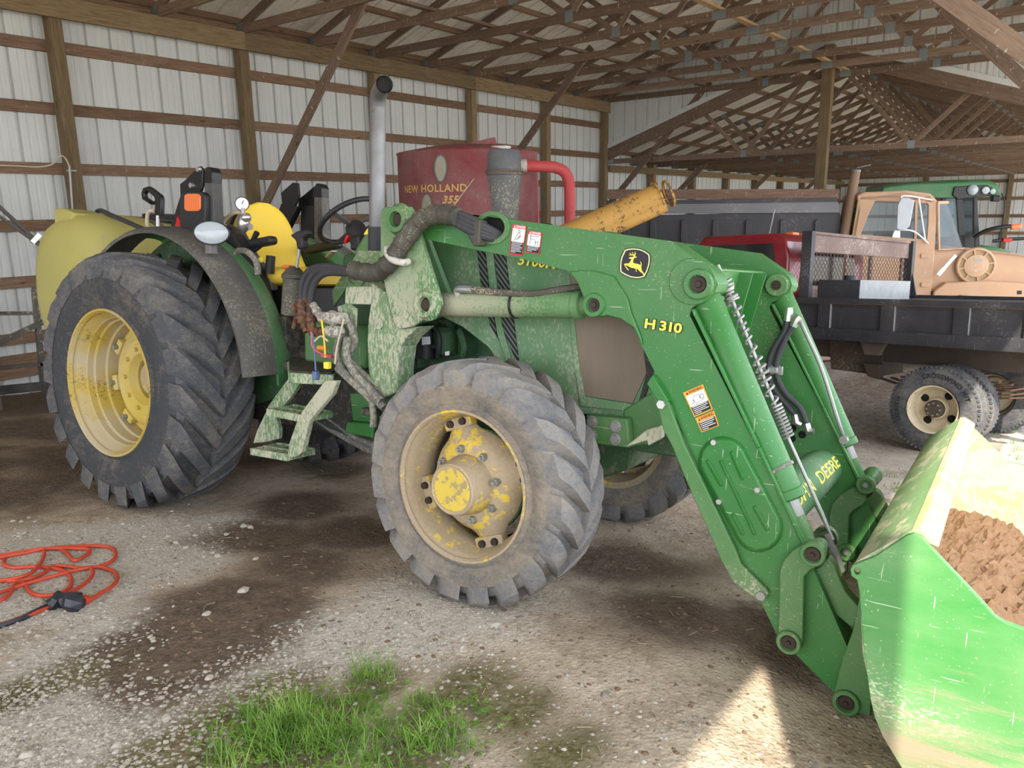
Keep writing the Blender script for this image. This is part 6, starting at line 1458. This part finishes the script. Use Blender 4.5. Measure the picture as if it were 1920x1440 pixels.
m = MB(); q0, q1 = HM.P(1832, 368, .16), HM.P(1838, 462, .16); m.loft([[q0, q1, q1-Vector((.02, 0, 0)), q0-Vector((.02, 0, 0))], [q0+HM.ext(.7)+Vector((.18, 0, 0)), q1+HM.ext(.7)+Vector((.2, 0, 0)), q1+HM.ext(.7)+Vector((.18, 0, 0)), q0+HM.ext(.7)+Vector((.16, 0, 0))], [q0+HM.ext(1.5), q1+HM.ext(1.5), q1+HM.ext(1.5)-Vector((.02, 0, 0)), q0+HM.ext(1.5)-Vector((.02, 0, 0))]]); m.build('cab_windscreen', M['far_glass'], hm, 50)
HM.plate('cab_glass', [(1774, 372), (1793, 372), (1800, 470), (1776, 470)], .17, .01, M['far_glass'], hm)
HM.plate('cab_floor', [(1700, 466), (1850, 466), (1850, 560), (1700, 560)], .15, 1.5, M['black_gloss'], hm, .02)
m = MB(); hp = [(1800, 474), (1830, 462), (1860, 462), (1895, 470), (1906, 482), (2000, 500), (2010, 560), (1800, 560)]; m.loft([HM.poly(hp, .4), [p+HM.ext(.9) for p in HM.poly(hp, .4)]]); m.build('hood', M['far_green'], hm, 40, .03)
m = MB(); m.tube([HM.P(1826, 446, -.1), HM.P(1845, 434, -.15), HM.P(1870, 427, -.2), HM.P(1895, 424, -.2)], .04, 10, smooth=5); m.build('mirror_arm', M['black_gloss'], hm, 50)
m = MB(); m.box(HM.P(1905, 425, -.2), (.2, .08, .1), Matrix.Rotation(-.1, 3, 'Y')); m.build('orange_lamp', M['orange_lens'], hm, 30, .03)
m = MB(); m.tube([HM.P(1862, 452, -.1), HM.P(1900, 448, -.1), HM.P(1990, 444, -.1)], .035, 10); m.build('hand_rail', M['black_gloss'], hm)
m = MB(); m.box(HM.P(1888, 450, -.12), (.16, .09, .07)); m.build('red_reflector', M['red_paint'], hm, 30, .01)
m = MB(); m.tube([HM.P(1878, 362, -.05), HM.P(1884, 380, -.05), HM.P(1880, 420, -.05), HM.P(1872, 450, -.05)], .012, 6, smooth=5); m.build('cable', M['black'], hm)
for f_ in (HM.P(1720, 560).x, HM.P(1960, 560).x):
    for o_ in (.0, 1.5):
        cpos = HM.V(f_, o_, HZ+.75); ee = HM.ext(1.0); m = MB(); m.lathe(cpos, ee, [(.03, .4), (0, .5), (.02, .7), (.07, .75), (.38, .75), (.45, .6), (.45, .4)], 48); m.build('tire', M['tyre_truck'], hm, 35)
        m = MB(); m.lathe(cpos, ee, [(.05, .42), (.12, .36), (.12, .001)], 32); m.build('wheel_rim', M['yellow'], hm, 35)
# ================================================================== ground clutter
M['cord'] = plain('orange_cord', c(190, 70, 46), .5, 0, .15, 20)
M['bag'] = plain('black_bag', c(40, 42, 50), .35, 0, .3, 30)
cord = empty('extension_cord', Matrix.Translation(PG(100, 1090))); tag(cord, 'orange extension cord lying in loose loops on the gravel at left', 'cord')
ci = cord.matrix_world.inverted()
def gpt(u, v, h=.009): p = PG(u, v); p.z = ground_h(p.x, p.y)+h; return ci @ p
loops = [[(-30, 1055), (30, 1045), (100, 1033), (160, 1029), (205, 1031), (217, 1040), (212, 1053), (185, 1064), (150, 1068), (105, 1065), (80, 1080), (40, 1092), (-30, 1090)],
         [(-30, 1052), (40, 1042), (85, 1036), (130, 1035), (165, 1036), (168, 1043), (150, 1054), (138, 1056), (128, 1045), (118, 1038)],
         [(85, 1040), (82, 1055), (68, 1074), (45, 1087), (10, 1093), (-30, 1096)],
         [(10, 1052), (8, 1062), (25, 1068), (55, 1067), (90, 1068), (122, 1075), (134, 1088), (130, 1104), (108, 1116), (80, 1120), (58, 1114), (48, 1100), (30, 1092)],
         [(-30, 1128), (30, 1106), (70, 1094), (110, 1083), (150, 1072), (185, 1066), (212, 1074), (221, 1087), (212, 1103), (190, 1117), (172, 1128), (163, 1132)],
         [(172, 1070), (175, 1080), (165, 1095), (140, 1112), (108, 1127)], [(120, 1132), (90, 1142), (50, 1160), (0, 1178), (-30, 1186)], [(-30, 1136), (0, 1132), (18, 1120), (26, 1105), (30, 1098)]]
for k, lp in enumerate(loops):
    m = MB(); m.tube([gpt(u, v, .011+.004*(k % 3)) for u, v in lp], .0095, 8, smooth=7); m.build('cord_loop', M['cord'], cord)
m = MB(); m.tube([gpt(152, 1131, .015), gpt(160, 1132, .018), gpt(170, 1128, .014)], [.022, .026, .014], 10); m.build('cord_plug', M['cord'], cord, 50)
m = MB(); rng = random.Random(3)
P_ = [gpt(92, 1139, .02), gpt(104, 1137, .03), gpt(116, 1138, .012), gpt(128, 1137, .028), gpt(145, 1141, .03), gpt(157, 1138, .02)]
m.tube(P_, [.02, .045, .015, .04, .045, .02], 9, smooth=3); pb = m.build('plug_wrap', M['bag'], cord, 0)
m = MB(); m.tube([gpt(92, 1140, .015), gpt(70, 1150, .012), gpt(40, 1164, .01), gpt(-20, 1185, .01)], .012, 6, smooth=4); m.build('plug_tail', M['bag'], cord)
# stones: one mesh per shape, copies as things of their own
M['stone_mid'] = plain('limestone_grey', c(154, 147, 136), .9, 0, .25, 14, .2, .4); M['stone'] = plain('limestone', c(174, 168, 157), .9, 0, .25, 14, .2, .4); M['stone_dark'] = plain('dark_stone', c(134, 127, 118), .9, 0, .3, 14, .2, .4)
def stone_mesh(seed, mat, sub=2):
    bm = bmesh.new(); bmesh.ops.create_icosphere(bm, subdivisions=sub, radius=1)
    for v in bm.verts:
        n = mnoise.noise(v.co*1.1+Vector((seed*7.1, seed*3.3, 0))); v.co *= 1+.38*n
        for ax_, k in (((1, .4, .2), .72), ((-.3, 1, .5), .78), ((.2, -.6, 1), .7), ((-.8, -.4, .3), .8)):
            a = Vector(ax_).normalized(); d = v.co.dot(a)
            if d > k: v.co -= a*(d-k)
        v.co.z *= .62
    me = bpy.data.meshes.new('stone'); bm.to_mesh(me); bm.free(); me.materials.append(mat); return me
SM = [stone_mesh(i, M['stone']) for i in range(6)]+[stone_mesh(9, M['stone_dark'])]
def stone(u, v, px, mi, label, group=None, sq=1.0):
    p = PG(u, v); dpt = (p-EYE).dot(RC @ Vector((0, 0, -1))); r = px/2*dpt/FPX
    o = bpy.data.objects.new('stone', SM[mi]); COL.objects.link(o)
    o.location = (p.x, p.y, ground_h(p.x, p.y)+r*.18); o.scale = (r, r*.8, r*.75*sq); o.rotation_euler = (0, 0, random.uniform(0, 6.3))
    tag(o, label, 'stone', group); return o
stone(50, 1417, 33, 0, 'large pale stone in the bottom left corner'); stone(127, 1427, 18, 1, 'round pale stone right of the bottom left corner stone')
stone(311, 1348, 24, 2, 'pale grey stone lying just left of the grass'); stone(218, 1398, 20, 3, 'pale stone between the corner stones and the grass')
stone(456, 1110, 24, 4, 'white stone lying in the dark dirt before the tractor'); stone(926, 1173, 30, 5, 'flat grey stone below the front tractor tire', None, .5)
stone(1134, 1302, 22, 6, 'dark grey stone on bare dirt near the bottom centre'); stone(387, 1151, 18, 2, 'pale stone in the dark dirt patch left of the white stone')
stone(392, 1270, 20, 1, 'pale stone on the gravel above the grass tufts'); stone(235, 1170, 16, 6, 'grey stone at the left rim of the dark dirt patch')
rng = random.Random(11)
zones = [((240, 980), (480, 1060)), ((20, 1120), (330, 1260)), ((0, 1290), (330, 1440)), ((560, 1140), (800, 1260)), ((250, 1260), (560, 1400)), ((620, 1260), (880, 1430)), ((20, 970), (240, 1030))]
for i in range(150):
    z = zones[i % len(zones)]; u = rng.uniform(z[0][0], z[1][0]); v = rng.uniform(z[0][1], z[1][1])
    stone(u, v, rng.uniform(7, 15), rng.randrange(6), 'small pale limestone chip scattered on the gravel', 'limestone chips on the gravel')
# fine gravel as one carpet
rng = random.Random(5); GM = MB(); ico = [((0, 0, 1), (.9, 0, .2), (.2, .85, .15), (-.75, .5, .25), (-.7, -.55, .2), (.25, -.85, .2)), [(0, 1, 2), (0, 2, 3), (0, 3, 4), (0, 4, 5), (0, 5, 1)]]
GM2 = []
def chip(x, y, r):
    GM.cm = rng.choice([0, 1, 1, 1, 2])
    a = rng.uniform(0, 6.3); ca_, sa_ = math.cos(a), math.sin(a); z = ground_h(x, y)-r*.12; k = rng.uniform(.6, 1.1); hk = rng.uniform(.35, .75)
    GM.add([(x+(p[0]*ca_-p[1]*sa_*k)*r*rng.uniform(.8, 1.2), y+(p[0]*sa_+p[1]*ca_*k)*r*rng.uniform(.8, 1.2), z+p[2]*r*hk) for p in ico[0]], ico[1])
cnt = 0
while cnt < 11000:
    u, v = rng.uniform(-20, 1940), rng.uniform(760, 1450)
    p = PG(u, v)
    if p.y > 8 or p.x > 9: continue
    g, s, mo = ground_masks(p.x, p.y)
    if rng.random() > .05+.8*g-.75*s: continue
    chip(p.x, p.y, rng.choice([.004, .005, .006, .008, .010, .013])*rng.uniform(.8, 1.25)); cnt += 1
gv = GM.build('fine_gravel', [M['stone'], M['stone_mid'], M['stone_dark']], None, 0, fix=False); tag(gv, 'fine pale limestone gravel spread over the dirt floor', 'gravel', kind='stuff')
# straw and twigs
M['straw'] = plain('straw', c(160, 148, 124), .9, 0, .3)
m = MB()
for i in range(300):
    u, v = rng.uniform(0, 1650), rng.uniform(880, 1440); p = PG(u, v)
    if p.y > 6: continue
    a = rng.uniform(0, 6.3); l_ = rng.uniform(.01, .06); q = Vector((p.x+math.cos(a)*l_, p.y+math.sin(a)*l_, 0))
    m.beam((p.x, p.y, ground_h(p.x, p.y)+.006), (q.x, q.y, ground_h(q.x, q.y)+.007), 0.002, .002)
s_ = m.build('straw_litter', M['straw'], None, 0); tag(s_, 'loose straw and twigs littering the dirt floor', 'straw', kind='stuff')
# dirt clods
M['clod'] = plain('dirt_clod', c(112, 94, 78), .95, 0, .35, 20, .1)
GM = MB()
for i in range(2600):
    u, v = rng.uniform(300, 1900), rng.uniform(860, 1440); p = PG(u, v)
    if p.y > 7 or p.x > 8: continue
    g, s, mo = ground_masks(p.x, p.y)
    if rng.random() < .25+.6*s: chip(p.x, p.y, rng.choice([.006, .009, .012, .016]))
GM.m = [0]*len(GM.m); cl_ = GM.build('dirt_crumbs', M['clod'], None, 0, fix=False); tag(cl_, 'brown dirt crumbs on the floor around the tractor', 'dirt', kind='stuff')
# grass
def _grass():
    k = NT('grass_blades', .6, 0, .3); n = k.noise(9, 3, .5); k.col(k.ramp(n, [(.3, c(58, 92, 30)), (.6, c(110, 150, 56)), (.75, c(150, 170, 92))])); return k.m
M['grass'] = _grass()
def blade(m, p, z, h, la, lean, w):
    d = Vector((math.cos(la), math.sin(la), 0)); s = Vector((-d.y, d.x, 0))*w; b0 = Vector((p.x, p.y, z)); row = []
    for k in range(5):
        q = k/4; row.append((b0+d*(lean*q**1.8)+Vector((0, 0, h*(q-.28*lean/h*q*q))), s*(1-q)**.6))
    vs = []
    for c0, ss in row[:-1]: vs += [c0-ss, c0+ss]
    vs.append(row[-1][0]); m.add(vs, [(0, 1, 3, 2), (2, 3, 5, 4), (4, 5, 7, 6), (6, 7, 8)])
def grass(spots, name, label, tufts=1.0):
    m = MB()
    for (u, v, rp, n, h) in spots:
        for i in range(int(n*.62)):
            a = rng.uniform(0, 6.3); rr_ = rp*1.2*math.sqrt(rng.random()); p0 = PG(u+rr_*math.cos(a)*1.2, v+rr_*math.sin(a)*.6)
            for b in range(rng.randint(5, 15)):
                p = p0+Vector((rng.gauss(0, .016), rng.gauss(0, .016), 0)); hh_ = h*rng.uniform(.35, 1.15)
                blade(m, p, ground_h(p.x, p.y)-.004, hh_, rng.uniform(0, 6.3), hh_*rng.uniform(.2, 1.5), rng.uniform(.0010, .0022))
    o = m.build(name, M['grass'], None, 0, fix=False); tag(o, label, 'grass', kind='stuff'); return o
grass([(700, 1275, 34, 22, .11), (515, 1365, 42, 34, .13), (560, 1395, 40, 26, .13), (630, 1400, 45, 34, .13), (655, 1330, 50, 16, .07), (770, 1345, 50, 20, .08), (600, 1335, 45, 16, .07), (835, 1395, 34, 20, .11), (470, 1430, 60, 30, .12), (720, 1440, 60, 22, .10), (560, 1320, 40, 12, .07), (840, 1330, 40, 10, .05), (730, 1395, 40, 12, .07)], 'foreground_grass', 'green grass tufts growing in the gravel at bottom centre left')
grass([(1665, 910, 24, 18, .06), (1900, 830, 50, 26, .10), (1912, 858, 20, 14, .12), (1640, 915, 16, 8, .05), (1880, 800, 30, 10, .08)], 'weed_patch', 'small green weeds growing beside the truck tire and bucket')
# flat clover leaves among the tufts
m = MB()
for i in range(520):
    u, v = rng.choice([(520, 1385), (600, 1350), (700, 1330), (780, 1390), (640, 1430), (860, 1350), (440, 1400)]); p = PG(u+rng.gauss(0, 45), v+rng.gauss(0, 28)); r = rng.uniform(.004, .009); z = ground_h(p.x, p.y)+rng.uniform(.006, .03); a = rng.uniform(0, 2)
    for k in range(3):
        b = a+k*2.09; ce = Vector((p.x+math.cos(b)*r, p.y+math.sin(b)*r, z)); m.add([ce+Vector((math.cos(q)*r*.8, math.sin(q)*r*.8, .2*r*math.sin(3*q))) for q in (0, 1.26, 2.5, 3.8, 5.0)], [(0, 1, 2, 3, 4)])
o = m.build('clover', M['grass'], None, 0, fix=False); tag(o, 'tiny clover leaves between the grass tufts at the bottom', 'clover', kind='stuff')
# soil heaped in the bucket
def _soil():
    k = NT('bucket_soil', .95, 0, .1); n = k.noise(30, 6, .7); k.col(k.mix(n, c(98, 76, 60), c(150, 122, 98))); k.bump(k.noise(60, 5, .8), .9, .02); return k.m
M['soil'] = _soil()
sb = empty('soil_holder', TMAT)
m = MB(); na, nb2 = 46, 70; g_ = []
for i in range(na+1):
    for j in range(nb2+1):
        s = 1.49+.78*i/na; t = TB+.03+(TB2-TB-.06)*j/nb2
        z = .30*math.exp(-((s-1.62)/.42)**2)*(.7+.3*math.exp(-((t-.5)/.9)**2))+.015
        z += .045*mnoise.fractal(Vector((s*14, t*14, 0)), .8, 2.0, 5)
        g_.append(L(s, t, z))
m.add(g_, [(i*(nb2+1)+j, i*(nb2+1)+j+1, (i+1)*(nb2+1)+j+1, (i+1)*(nb2+1)+j) for i in range(na) for j in range(nb2)])
o = m.build('soil_pile', M['soil'], None, 0, fix=False); o.matrix_world = TMAT; bpy.data.objects.remove(sb)
tag(o, 'crumbly brown soil heaped inside the green bucket', 'soil', kind='stuff')
